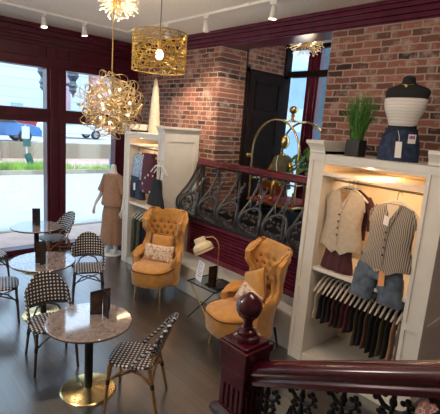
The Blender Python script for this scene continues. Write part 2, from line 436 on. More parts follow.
# left end panel bridging back to the pier
m = MB()
ye = 5.2
m.tube([(belly(z)-.01, ye, z) for z in [1.07+.81*k/20 for k in range(21)]], .018)
m.tube([(4.07+.13*cos(a), ye, 1.27+.14*sin(a)) for a in [2*PI*k/24 for k in range(24)]], .015, 8, True)
for a in (0, 2.09, 4.19): m.ball((4.07+.06*cos(a), ye, 1.27+.06*sin(a)), (.028, .014, .028), 8, 6)
m.tube([(4.4, ye, 1.05), (4.4, ye, 1.86)], .014); m.tube([(4.2, ye, 1.42), (4.34, ye, 1.55), (4.28, ye, 1.84)], .012)
m.build('end_scroll', IRON, bel)

# ------------------------------------------------------------------ display cases
def case(name, label, y0, y1, z_top, twin_side, X1=4.36):
    """open-fronted wardrobe, front at x=3.62, bays between two panelled towers"""
    X0 = 3.62
    r = thing(name, label, 'display case', (X0, (y0+y1)/2, 0), 0, 'white display cases along the brick wall')
    def L(m): m.M = Matrix.Translation((-X0, -(y0+y1)/2, 0)); return m
    tw = .17
    for a, b, out in ((y0, y0+tw, y0), (y1-tw, y1, y1)):
        m = L(MB()); m.box(X0+.012, X1, a, b, 0, z_top-.1)
        # raised frames on the front
        f = .035
        m.box(X0, X0+.012, a, a+f, 0, z_top-.1); m.box(X0, X0+.012, b-f, b, 0, z_top-.1)
        for za, zb in ((0, .14), (.84, .9), (z_top-.2, z_top-.1)): m.box(X0, X0+.012, a+f, b-f, za, zb)
        # raised frames on the outside
        s0, s1 = (out-.012, out) if out == y0 else (out, out+.012)
        g = .09
        m.box(X0, X0+g, s0, s1, 0, z_top-.1); m.box(X1-g, X1, s0, s1, 0, z_top-.1)
        for za, zb in ((0, .14), (z_top-.22, z_top-.1)) + (((.82, .9),) if twin_side else ()): m.box(X0+g, X1-g, s0, s1, za, zb)
        m.build('tower', CREAM, r, smooth=0)
        m = L(MB())
        pf = [(.0, -.13), (.01, -.12), (.01, -.1), (.014, -.085), (.024, -.06), (.04, -.036), (.046, -.03), (.046, 0)]
        ei, eo = (0, 1) if out == y1 else (1, 0)      # flare only on the outer side
        m.rings([[(X0-e, a-e*ei, z_top+z), (X1, a-e*ei, z_top+z), (X1, b+e*eo, z_top+z), (X0-e, b+e*eo, z_top+z)] for e, z in pf])
        m.build('crown', CREAM, r, smooth=0)
    ya, yb = y0+tw, y1-tw
    m = L(MB()).box(X0+.005, X1, ya, yb, 2.235, 2.3); m.box(X0+.005, X0+.025, ya, yb, 2.205, 2.235); m.build('top_board', CREAM, r, bevel=.004, smooth=0)
    m = L(MB()).box(X0+.005, X1-.03, ya, yb, 2.085, 2.115); m.build('light_shelf', CREAM, r, bevel=.003, smooth=0)
    m = L(MB()).box(X1-.03, X1-.005, ya, yb, .1, 2.235); m.build('back_panel', SHELFBACK, r, smooth=0)
    m = L(MB()).box(X0+.02, X1-.03, ya, yb, 1.075, 1.11); m.build('lower_shelf', CREAM, r, bevel=.003, smooth=0)
    m = L(MB()).box(X0+.01, X1-.005, ya, yb, 0, .1); m.build('base', CREAM, r, bevel=.004, smooth=0)
    m = L(MB()).box(X0+.035, X0+.055, ya+.05, yb-.05, 2.222, 2.235); m.build('light_strip', LED, r, smooth=0)
    m = L(MB()).tube([(3.86, ya, 2.03), (3.86, yb, 2.03)], .012); m.build('hanging_rail', STEEL, r)
    m = L(MB()).tube([(3.82, ya, 1.03), (3.82, yb, 1.03)], .012); m.build('hanging_rail', STEEL, r)
    return r
case('display_case', 'white panelled display case by the window, behind the far mustard armchair', 5.24, 6.42, 2.43, False, 4.28)
case('display_case', 'large white display case at right with the vest outfits and lit shelf', 1.23, 2.58, 2.43, True)

def hanger(y, x, z, axis, mt, label, group, w=.2, name='coat_hanger'):
    """hook centre at x, y; axis 'y' = shoulders spread along the wall, 'x' = towards the room"""
    r = thing(name, label, 'hanger', (x, y, z), 0 if axis == 'y' else PI/2, group)
    for s in (-1, 1):
        m = MB().tube([(0, s*.0, -.06), (0, s*.05, -.07), (0, s*w*.6, -.12), (0, s*w, -.185)], [.011, .013, .013, .009], 6, flat=1)
        m.build('shoulder_bar', mt, r)
    m = MB().tube([V(0, 0, -.06), V(0, 0, -.015)] + arc((0, -.022, .0), .022, 0, 3.6, 10, (0, 1, 0), (0, 0, 1)), .0035, 6)
    m.build('hook', STEEL, r)
    return r

def garment(rows, n=36, amp=.0, waves=7, ph=0):
    """rows: (z, half width, half depth, y shift); a closed cloth tube"""
    m = MB(); rs = []
    zt = rows[0][0]; zb = rows[-1][0]
    N = 16
    for i in range(N+1):
        z = zt+(zb-zt)*i/N
        tab = sorted([(-r[0], r) for r in rows])
        w = lerp([(a, r[1]) for a, r in tab], -z); d = lerp([(a, r[2]) for a, r in tab], -z); sh = lerp([(a, r[3]) for a, r in tab], -z)
        ring = []
        for j in range(n):
            a = 2*PI*j/n
            rp = 1+amp*(i/N)**.8*sin(waves*a+ph+i*.12)
            c, s_ = cos(a), sin(a)
            ring.append((d*rp*(abs(c)**.8)*(1 if c > 0 else -1), sh+w*(1+amp*.15*(i/N)*sin(waves*a+ph))*(abs(s_)**.9)*(1 if s_ > 0 else -1), z))
        rs.append(ring)
    m.rings(rs); return m

def vest(name, label, mt, y, x, z, w=.19, h=.52, pockets=True, striped=False):
    r = thing(name, label, 'vest', (x, y, z))
    m = garment([(0, .085, .03, 0), (-.05, w*.82, .04, 0), (-.17, w*.93, .06, 0), (-.33, w*.88, .07, 0), (-h, w*1.08, .075, 0)], amp=.05, waves=5)
    for i, p in enumerate(m.v):
        if p.x < 0: m.v[i] = V(p.x, p.y, p.z-.06*(1-smoothstep(-h, -h+.2, p.z))*math.exp(-((abs(p.y)-.055)/.055)**2)) if p.z < -h+.2 else p
    m.build('body', mt, r, smooth=60)
    # collar opening and button placket on the front (-x)
    m = MB()
    m.tube([(-.032, .065, 0), (-.062, .03, -.13), (-.07, 0, -.21)], [.012, .014, .008], 6, flat=.6)
    m.tube([(-.032, -.065, 0), (-.062, -.03, -.13), (-.07, 0, -.21)], [.012, .014, .008], 6, flat=.6)
    m.tube([(-.07, 0, -.21), (-.078, .005, -h+.02)], .008, 6, flat=.5)
    m.build('placket', mt, r)
    for k in range(4): MB().ball((-.083, .008, -.25-k*.07), (.006, .011, .011), 8, 6).build('button', BAMBD, r)
    m = MB().prism([(-.034, -.06, .0), (-.034, .06, .0), (-.062, 0, -.13)], (-.004, 0, 0)); m.build('neck_opening', BAMB if not striped else SHELFBACK, r, smooth=0)
    for s in (-1, 1): MB().tube([(0, s*w*.72, -.03), (-.02, s*w*.9, -.1), (0, s*w*.95, -.19)], .012, 6).build('armhole_edge', mt, r)
    return r

# right case: outfits on the upper rail
hanger(2.18, 3.76, 2.06, 'y', HANGW, 'white hanger holding the cream buttoned vest', 'upper hangers of the right case', .225)
vest('linen_vest', 'cream buttoned linen vest hung over a maroon shirt in the right case', LINEN, 2.18, 3.74, 1.97, .225, .6)
r = thing('maroon_shirt', 'maroon short sleeved shirt hanging behind the cream vest', 'shirt', (3.86, 2.19, 1.97))
garment([(0, .08, .03, 0), (-.06, .19, .03, 0), (-.3, .2, .035, 0), (-.5, .2, .035, 0)], amp=.08).build('body', WINE, r, smooth=60)
for s in (-1, 1):
    MB().tube([(0, s*.17, -.07), (-.02, s*.255, -.2), (-.03, s*.28, -.38)], [.05, .065, .06], 10, flat=.6).build('sleeve', WINE, r)
hanger(2.19, 3.86, 2.04, 'y', HANGW, 'white hanger holding the maroon shirt', 'upper hangers of the right case', .2)
r = thing('maroon_skirt', 'gathered maroon skirt below the cream vest, touching the lower shelf', 'skirt', (3.74, 2.19, 1.12))
garment([(.3, .13, .05, 0), (.2, .15, .055, 0), (0, .185, .065, 0)], 72, .1, 13).build('body', WINE, r, smooth=60)
MB().lathe([(.05, .29), (.052, .32)], 20).build('waistband', WINE, r)

hanger(1.63, 3.66, 2.02, 'y', HANGW, 'white hanger holding the striped vest', 'upper hangers of the right case', .225)
v = vest('striped_vest', 'cream and charcoal striped vest hanging above washed denim shorts', STRIPE, 1.63, 3.63, 1.93, .225, .58, striped=True)
MB().prism([(-.075, .045, -.1), (-.075, -.005, -.11), (-.085, -.005, -.19), (-.085, .045, -.18)], (-.003, 0, 0)).build('hang_tag', TAG, v, smooth=0)
def shorts(name, label, mt, x, y, z, h, w, tagm=None, flare=1.15):
    r = thing(name, label, 'shorts', (x, y, z))
    m = garment([(h, w*.75, .055, 0), (h*.62, w*.95, .075, 0), (h*.5, w, .078, 0)], amp=.02)
    m.build('waist', mt, r, smooth=60)
    for s in (-1, 1):
        m = garment([(h*.58, w*.52, .07, s*w*.48), (h*.4, w*.5, .07, s*w*.53), (0, w*.47*flare, .065, s*w*.62)], amp=.05, waves=5, ph=s)
        m.build('leg_cloth', mt, r, smooth=60)
    m = MB().box(-.062, -.052, -w*.74, w*.74, h-.03, h); m.build('waistband', mt, r)
    if tagm: MB().prism([(-.085, -.04, h*.72), (-.085, -.095, h*.74), (-.09, -.105, h*.42), (-.09, -.05, h*.4)], (-.004, 0, 0)).build('price_tag', tagm, r, smooth=0)
    return r
shorts('denim_shorts', 'long washed denim shorts with an orange tag below the striped vest', DENIML, 3.65, 1.69, 1.0, .44, .235, TAGO, 1.05)

# right case: lower rail, eighteen hangers
ordn = ['first', 'second', 'third', 'fourth', 'fifth', 'sixth', 'seventh', 'eighth', 'ninth', 'tenth', 'eleventh', 'twelfth', 'thirteenth', 'fourteenth', 'fifteenth', 'sixteenth', 'seventeenth', 'eighteenth']
TANK = [(LINEN, 'cream lace'), (BLACKF, 'black'), (BLACKF, 'black'), (BLACKF, 'black'), (WINE, 'dark maroon'), (BLACKF, 'black'), (WINE, 'dark maroon'), (WINE, 'dark maroon'), (BLACKF, 'black'),
        (mat('dark brown cloth', (.05, .028, .018), .8), 'dark brown'), (BLACKF, 'black'), (mat('brown cloth', (.1, .05, .03), .8), 'brown'), (BLACKF, 'black'), (BLACKF, 'black'), (mat('olive brown cloth', (.07, .05, .02), .8), 'olive brown'), (BLACKF, 'black'), (TERRA, 'reddish brown'), (STRIPE, 'striped tan')]
for i in range(18):
    y = 2.345-i*.053
    hanger(y, 3.82, 1.042, 'x', HANG, 'pale hanger, %s from the left on the lower rail of the right case' % ordn[i], 'hangers on the lower rail of the right case', .2)
    mt, cn = TANK[i]
    r = thing('tank_blouse', '%s top, %s garment from the left on the lower rail of the right case' % (cn, ordn[i]), 'top', (3.82, y, .86), PI/2, 'tops on the lower rail of the right case')
    h = .3+random.random()*.06+(.1 if i > 8 else 0)
    garment([(0, .11, .01, 0), (-.03, .14, .015, 0), (-.1, .17, .02, 0), (-h*.6, .16, .022, 0), (-h, .18, .024, 0)], 24, .12, 5, i).build('body', mt, r, smooth=60)
    for s in (-1, 1): MB().tube([(0, s*.085, 0.085), (0, s*.1, .02), (0, s*.12, -.03)], .008, 6).build('shoulder_strap', mt, r)

# left case garments
hanger(6.14, 3.74, 2.03, 'y', HANGW, 'white hanger holding the pale blue printed top', 'hangers of the left case', .19)
r = thing('printed_blouse', 'pale blue printed top hanging above dark denim shorts in the left case', 'top', (3.73, 6.14, 1.94))
garment([(0, .08, .03, 0), (-.06, .2, .04, 0), (-.3, .19, .06, 0), (-.42, .22, .06, 0)], amp=.1).build('body', DENIMW, r, smooth=60)
for s in (-1, 1): MB().tube([(0, s*.15, -.06), (-.01, s*.2, -.14), (-.01, s*.21, -.24)], [.04, .06, .06], 10, flat=.7).build('sleeve', DENIMW, r)
shorts('denim_shorts', 'dark blue denim shorts with white tag under the pale blue top', DENIM, 3.72, 6.15, 1.18, .38, .215, TAG)
hanger(5.74, 3.78, 2.03, 'y', HANGW, 'white hanger holding the dotted maroon skirt', 'hangers of the left case', .16)
r = thing('dotted_skirt', 'maroon skirt with white dots hanging in the left case', 'skirt', (3.7, 5.74, 1.34))
garment([(.64, .17, .05, 0), (.4, .2, .06, 0), (0, .235, .07, 0)], 40, .07, 6).build('body', WINED, r, smooth=60)
MB().box(-.06, -.048, -.16, .16, .6, .64).build('waistband', WINED, r)
hanger(5.34, 3.585, 1.9, 'y', HANGW, 'front white hanger on the tower of the left case, holding the black dress', 'hangers of the left case', .19)
hanger(5.24, 3.575, 1.9, 'y', HANGW, 'empty white hanger behind the black dress on the left case', 'hangers of the left case', .18)
r = thing('black_dress', 'black strappy dress hung on the front of the left case', 'dress', (3.578, 5.34, 1.2))
garment([(.42, .11, .03, 0), (.3, .14, .03, 0), (0, .23, .034, 0)], 60, .1, 11).build('body', BLACKF, r, smooth=60)
for s in (-1, 1): MB().tube([(0, s*.08, .42), (0, s*.09, .55), (0, s*.1, .66)], .006, 6).build('strap', BLACKF, r)
LG = [('grey green', SAGE), ('charcoal', mat('charcoal cloth', (.03, .032, .03), .8)), ('grey green', SAGE), ('black', BLACKF), ('dark blue', DENIM), ('wine red', WINE), ('black', BLACKF)]
for i, (cn, mt) in enumerate(LG):
    y = 6.12-i*.085
    hanger(y, 3.82, 1.042, 'x', HANGW, 'white hanger, %s from the left on the lower rail of the left case' % ordn[i], 'hangers of the left case', .2)
    r = thing('hanging_dress', '%s garment, %s from the left on the lower rail of the left case' % (cn, ordn[i]), 'garment', (3.82, y, .93), PI/2, 'garments on the lower rail of the left case')
    garment([(0, .05, .012, 0), (-.05, .13, .018, 0), (-.12, .19, .025, 0), (-.7, .2, .036, 0)], 30, .15, 5, i).build('body', mt, r, smooth=60)
    MB().tube([(0, -.12, -.04), (0, 0, .0), (0, .12, -.04)], .012, 6).build('neckline', mt, r)

# things on the case tops
r = thing('woven_cone', 'tall cream woven cone standing on the left case', 'ornament', (4.0, 6.12, 2.3))
pr = [(.1*(1-k/14)**.5 + (.005 if k % 2 else 0), .86*k/13) for k in range(14)]
MB().lathe(pr+[(.008, .9)], 20).build('cone', STRAW, r, smooth=60); MB().lathe([(.09, 0), (.092, .012), (.088, .02)], 20).build('rim', STRAW, r)
r = thing('potted_grass', 'tall green grass in a black square planter on the right case', 'plant', (3.84, 2.21, 2.3))
m = MB(); m.prism([(-.075, -.075, 0), (.075, -.075, 0), (.075, .075, 0), (-.075, .075, 0)], (0, 0, .165)); m.build('planter', POTB, r, bevel=.006, smooth=0)
m = MB()
for i in range(420):
    a = random.random()*2*PI; q = random.random()**.5*.06; lean = .03+random.random()**1.4*.17; h = .25+random.random()*.27
    p0 = V(q*cos(a), q*sin(a), .15); dv = V(cos(a+random.uniform(-.5, .5)), sin(a+random.uniform(-.5, .5)), 0)
    pts = [p0+dv*lean*t*t+V(0, 0, h*t*(1-.12*t*lean*6)) for t in (0, .4, .75, 1)]
    sd = V(-dv.y, dv.x, 0); sd = sd*cos(i)+dv*sin(i)*.7
    ws = (.0035, .004, .003, .0006)
    m.grid([[p-sd*w, p+sd*w] for p, w in zip(pts, ws)])
m.build('grass_blades', GREEN, r, smooth=0)['kind'] = 'stuff'

# bust wearing a tube top and jeans
def loft_body(rows, n=28):
    m = MB(); m.rings([[(cx+d*cos(2*PI*j/n), cy+w*sin(2*PI*j/n), z) for j in range(n)] for z, w, d, cx, cy in rows]); return m
r = thing('dress_form', 'black torso form in white tube top and jeans on the right case', 'mannequin', (3.9, 1.8, 2.3), rad(8)); r.scale = (1.0, 1.03, .9)
loft_body([(.0, .15, .11, 0, 0), (.1, .17, .12, 0, 0), (.25, .14, .1, 0, 0), (.36, .116, .092, 0, 0), (.44, .134, .1, -.005, 0), (.52, .165, .12, -.015, 0), (.6, .175, .115, -.01, 0), (.66, .19, .09, 0, 0), (.7, .2, .08, .01, 0), (.735, .185, .07, .012, 0), (.76, .13, .06, .012, 0), (.775, .07, .055, .01, 0), (.8, .056, .054, .005, 0), (.84, .054, .054, 0, 0), (.855, .045, .045, 0, 0), (.86, .01, .01, 0, 0)]).build('torso', BLACKF, r, sub=1, smooth=60)
loft_body([(.335, .126, .1, 0, 0), (.38, .124, .1, -.002, 0), (.44, .14, .108, -.006, 0), (.52, .173, .13, -.016, 0), (.58, .182, .127, -.012, 0), (.635, .189, .108, -.004, 0), (.64, .184, .1, -.004, 0)]).build('tube_top', TUBE, r, sub=1, smooth=60)
loft_body([(.0, .182, .132, 0, 0), (.1, .183, .132, 0, 0), (.2, .168, .124, 0, 0), (.3, .142, .11, 0, 0), (.335, .132, .105, 0, 0), (.336, .12, .1, 0, 0)]).build('jeans', DENIM, r, smooth=60)
m = MB(); m.tube([(-.108*cos(a), .134*sin(a), .325) for a in [PI*(k/20-.5) for k in range(21)]], .014, 6, flat=.6)
m.tube([(-.118, 0, .31), (-.13, 0, .2), (-.134, 0, .06)], .006, 6)
for s in (-1, 1): m.tube([(-.105, s*.07, .315), (-.105, s*.1, .27), (-.07, s*.15, .25)], .005, 6)
m.build('jeans_seam', mat('indigo seam', (.012, .018, .04), .7), r)
MB().prism([(-.15, -.01, .2), (-.15, -.065, .2), (-.155, -.075, .04), (-.155, -.02, .04)], (-.004, 0, 0)).build('hang_tag', TAG, r, smooth=0)['label'] = 'long white hang tag'
MB().tube([(-.12, -.005, .31), (-.14, -.03, .25), (-.15, -.037, .195)], .0025, 5).build('tag_string', TAG, r)
m = MB().prism([(-.118, -.1, .28), (-.085, -.155, .28), (-.085, -.155, .19), (-.118, -.1, .19)], (-.004, -.002, 0)); q = m.build('size_label', TAG, r, smooth=0)
MB().prism([(-.1185, -.108, .268), (-.096, -.146, .268), (-.096, -.146, .235), (-.1185, -.108, .235)], (-.006, -.004, 0)).build('printed_mark', TAGP, q, smooth=0)
MB().tube([(-.058*cos(a), .06*sin(a), .79-.025*cos(a)) for a in [2*PI*k/24 for k in range(24)]], .0025, 5, True).build('necklace', GOLD, r)
MB().ball((-.062, 0, .752), (.006, .012, .014), 8, 6).build('pendant', GOLD, r)

# clothed mannequin by the window
r = thing('clothed_mannequin', 'white headless mannequin in brown top and long skirt beside the window', 'mannequin', (3.65, 6.85, 0), rad(-68)); r.scale = (1, 1, 1.03)
# local: facing -y
m = MB()
n = 20
def ell(z, w, d, cx=0, cy=0): return [(cx+w*cos(2*PI*j/n), cy+d*sin(2*PI*j/n), z) for j in range(n)]
m.rings([ell(.8, .16, .11), ell(.95, .17, .12), ell(1.1, .12, .09), ell(1.3, .15, .11), ell(1.42, .16, .08), ell(1.47, .1, .06), ell(1.5, .055, .055), ell(1.62, .052, .052), ell(1.63, .02, .02)])
for s in (-1, 1):
    m.rings([ell(.83, .085, .09, s*.08), ell(.5, .055, .06, s*.085), ell(.3, .052, .055, s*.085, .01), ell(.1, .035, .04, s*.085, .01), ell(.05, .038, .06, s*.085, -.02), ell(.022, .036, .08, s*.085, -.05), ell(.018, .02, .05, s*.085, -.05)])
m.build('body', MANN, r, sub=1, smooth=60)
for s, pts in ((-1, [(-.17, 0, 1.42), (-.24, .02, 1.22), (-.3, .01, 1.05), (-.34, -.06, .92), (-.35, -.09, .85)]), (1, [(.17, 0, 1.42), (.23, .03, 1.2), (.25, .02, 1.05), (.26, -.03, .92), (.26, -.05, .85)])):
    a = MB(); a.tube(pts, [.05, .043, .036, .026, .024], 12); p = Vector(pts[-1]); 
    a.tube([p, p+V(0, -.015, -.045), p+V(0, -.03, -.09)], [.024, .034, .026], 10, flat=.6)
    for f in range(4):
        b = p+V(0, -.045+f*.018, -.085); a.tube([b, b+V(0, -.004, -.035), b+V(.006, .002, -.065+abs(f-1.5)*.008)], [.009, .008, .006], 6)
    a.tube([p+V(0, -.03, -.03), p+V(-s*.01, -.06, -.06), p+V(-s*.01, -.07, -.085)], [.01, .009, .007], 6)
    a.build('arm', MANN, r, smooth=60)
g = garment([(1.475, .085, .065, 0), (1.43, .19, .09, 0), (1.2, .185, .125, 0), (.9, .23, .15, 0)], 40, .06, 7)
for i, p in enumerate(g.v): g.v[i] = V(p.y, p.x, p.z)
g.build('top', TERRA, r, smooth=60)
g = garment([(1.0, .15, .11, 0), (.7, .2, .14, 0), (.2, .225, .16, 0)], 60, .1, 9)
for i, p in enumerate(g.v): g.v[i] = V(p.y, p.x, p.z)
g.build('skirt', TERRA, r, smooth=60)
for s in (-1, 1):
    MB().tube([(s*.15, 0, 1.42), (s*.22, .02, 1.25), (s*.27, .01, 1.13)], [.07, .08, .085], 14).build('sleeve', TERRA, r)
MB().lathe([(.2, 0), (.2, .012), (.19, .016)], 32).build('stand_base', WHITE, r)

# ------------------------------------------------------------------ bistro tables, menus, chairs
def bistro(label, x, y, z, rz):
    t = thing('bistro_table', label, 'table', (x, y, 0), rz, 'round bistro tables')
    m = MB().lathe([(.36, z-.028), (.375, z-.022), (.375, z-.006), (.37, z)], 64); m.build('tabletop', MARB, t, smooth=30)
    MB().lathe([(.371, z-.026), (.379, z-.02), (.379, z-.012), (.371, z-.008)], 64).build('edge_band', EDGE, t)
    MB().lathe([(.038, .03), (.038, z-.03)], 20).build('column', BLACK, t)
    MB().lathe([(.25, 0), (.25, .012), (.24, .02), (.07, .03), (.05, .04)], 48).build('base', GOLDP, t, smooth=30)
    MB().lathe([(.12, z-.045), (.13, z-.028)], 24).build('top_plate', BLACK, t)
    return t
T = [(1.55, 3.29, .7), (1.75, 5.02, .715), (2.23, 6.68, .72)]
bistro('round marble bistro table nearest the viewer, brass disc base', *T[0], .3)
bistro('middle round bistro table in front of the window mullion', *T[1], 1.3)
bistro('farthest round bistro table, right against the window', *T[2], 2.2)

def menu(label, x, y, z, rz, tri):
    r = thing('menu_stand', label, 'menu', (x, y, z), rz, 'folded menus on the bistro tables')
    h = .27
    if tri:
        for a in (0, 2.094, 4.189):
            m = MB(); d0 = V(cos(a), sin(a), 0); d1 = V(-sin(a), cos(a), 0)
            p = [d0*.004-d1*.003, d0*.115-d1*.003, d0*.115+d1*.003, d0*.004+d1*.003]
            q = [V(*v) for v in p]
            m.rings([[v for v in q], [v+V(0, 0, h-.02) for v in q[:1]]+[q[1]+V(0, 0, h-.05), q[2]+V(0, 0, h-.05)]+[q[3]+V(0, 0, h-.02)]])
            m.build('cover', BLACK, r, smooth=0)
            for s in (-1, 1):
                m = MB(); u = d1*s*.0036
                m.prism([d0*.012+u+V(0, 0, .015), d0*.106+u+V(0, 0, .015), d0*.106+u+V(0, 0, h-.07), d0*.012+u+V(0, 0, h-.05)], d1*s*.001)
                m.build('page', LEATH, r, smooth=0)
    else:
        for s in (-1, 1):
            d0 = V(cos(s*.5), sin(s*.5), 0); d1 = V(-sin(s*.5), cos(s*.5), 0)
            m = MB(); m.prism([d0*.0, d0*.115, d0*.115+V(0, 0, h), V(0, 0, h)], d1*.004*s); m.build('cover', BLACK, r, smooth=0)
            m = MB(); m.prism([d0*.012+d1*s*-.0005+V(0, 0, .015), d0*.104+d1*s*-.0005+V(0, 0, .015), d0*.104+d1*s*-.0005+V(0, 0, h-.02), d0*.012+d1*s*-.0005+V(0, 0, h-.02)], d1*-.001*s); m.build('page', LEATH, r, smooth=0)
    return r
menu('dark three-winged menu stand on the nearest marble table', 1.70, 3.33, .701, .5, True)
menu('dark folded menu standing on the middle bistro table', 1.75, 4.93, .716, rad(190), False)
menu('dark folded menu standing on the farthest bistro table', 2.31, 6.74, .721, rad(190), False)

def chair(leg):
    t = thing('bistro_chair', '', 'chair', (0, 0, 0), 0, 'woven cane bistro chairs')
    # facing +x
    m = MB(); n = 40
    def sq(z, w): return [(w*.98*(abs(cos(a))**.55)*(1 if cos(a) > 0 else -1)+.0, w*(abs(sin(a))**.55)*(1 if sin(a) > 0 else -1), z) for a in [2*PI*(j+.5)/n for j in range(n)]]
    m.rings([sq(.425, .2), sq(.432, .212), sq(.448, .214), sq(.456, .2), sq(.452, .1)]); m.build('seat', WSEAT, t, smooth=50)
    # back panel: arched top, leaning back
    lean = .36
    def bk(y, h, off=0): return V(-.205-h*lean*1.0+1.5*y*y+off, y, .45+h)
    top = lambda y: .395-.17*(abs(y)/.205)**2.4
    P = []
    for i in range(13):
        y = -.195+.39*i/12
        P.append([bk(y, .11+(top(y)-.11)*j/8 if top(y) > .11 else .11) for j in range(9)])
    m = MB().grid(P); m.build('backrest', WBACK, t, solid=.014, smooth=50)
    hoop = [V(-.02, -.206, .45), V(-.06, -.207, .5)] + [bk(y, top(y)+.006) for y in [-.205, -.2, -.19, -.17, -.14, -.1, -.05, 0, .05, .1, .14, .17, .19, .2, .205]] + [V(-.06, .207, .5), V(-.02, .206, .45)]
    MB().tube(hoop, .017, 8).build('back_hoop', WBACK, t); m = MB(); m.tube([bk(y, .1) for y in (-.2, -.1, 0, .1, .2)], .011, 8)
    m.tube([bk(-.14, 0), bk(-.1, .07), bk(0, .1), bk(.1, .07), bk(.14, 0)], .01, 8)
    m.build('back_frame', WRAP if leg is BAMBD else leg, t)
    for sx in (1, -1):
        for sy in (1, -1):
            p0 = V(.175*sx, .175*sy, .43); p1 = V(.2*sx-(.06 if sx < 0 else 0), .205*sy, 0)
            m = MB().tube([p0, p0.lerp(p1, .5), p1], [.016, .0145, .013], 10)
            lg = m.build('leg', leg, t)
            m = MB().tube([p0.lerp(p1, .32), p0.lerp(p1, .42)], .0185, 10); m.build('binding', WRAP, lg)
    m = MB()
    for sx, sy, ex, ey in ((1, 1, 1, -1), (1, -1, -1, -1), (-1, -1, -1, 1), (-1, 1, 1, 1)):
        a = V(.182*sx-(.02 if sx < 0 else 0), .184*sy, .27); b = V(.182*ex-(.02 if ex < 0 else 0), .184*ey, .27)
        mid = (a+b)/2+V(0, 0, .13)
        m.tube([a, a.lerp(b, .25)+V(0, 0, .1), mid, a.lerp(b, .75)+V(0, 0, .1), b], .009, 7)
    m.tube([(.18, .18, .29), (-.2, -.18, .29)], .008, 6); m.tube([(.18, -.18, .29), (-.2, .18, .29)], .008, 6)
    m.build('brace', leg, t)
    return t
CH = [  # x, y, facing deg, label
    (1.82, 2.93, 133, 'woven chair seen from the side, right of the nearest marble table'),
    (1.455, 3.93, -98, 'woven chair facing the viewer, just behind the nearest marble table'),
    (2.43, 5.21, -113, 'woven chair facing the viewer, right of the middle bistro table'),
    (2.56, 6.84, 188, 'woven chair right of the farthest table, against the mullion'),
    (1.47, 6.42, 10, 'woven chair at the left edge beside the farthest table'),
    (1.3, 5.2, -15, 'woven chair at the left edge beside the middle table')]
cA = chair(BAMB); cB = chair(BAMBD)
for i, (x, y, a, lb) in enumerate(CH):
    if i == 0: cA.location = (x, y, 0); cA.rotation_euler = (0, 0, rad(a)); cA['label'] = lb
    elif i == 1: cB.location = (x, y, 0); cB.rotation_euler = (0, 0, rad(a)); cB['label'] = lb
    else: dup(cA if i == 3 else cB, (x, y, 0), rad(a), lb)

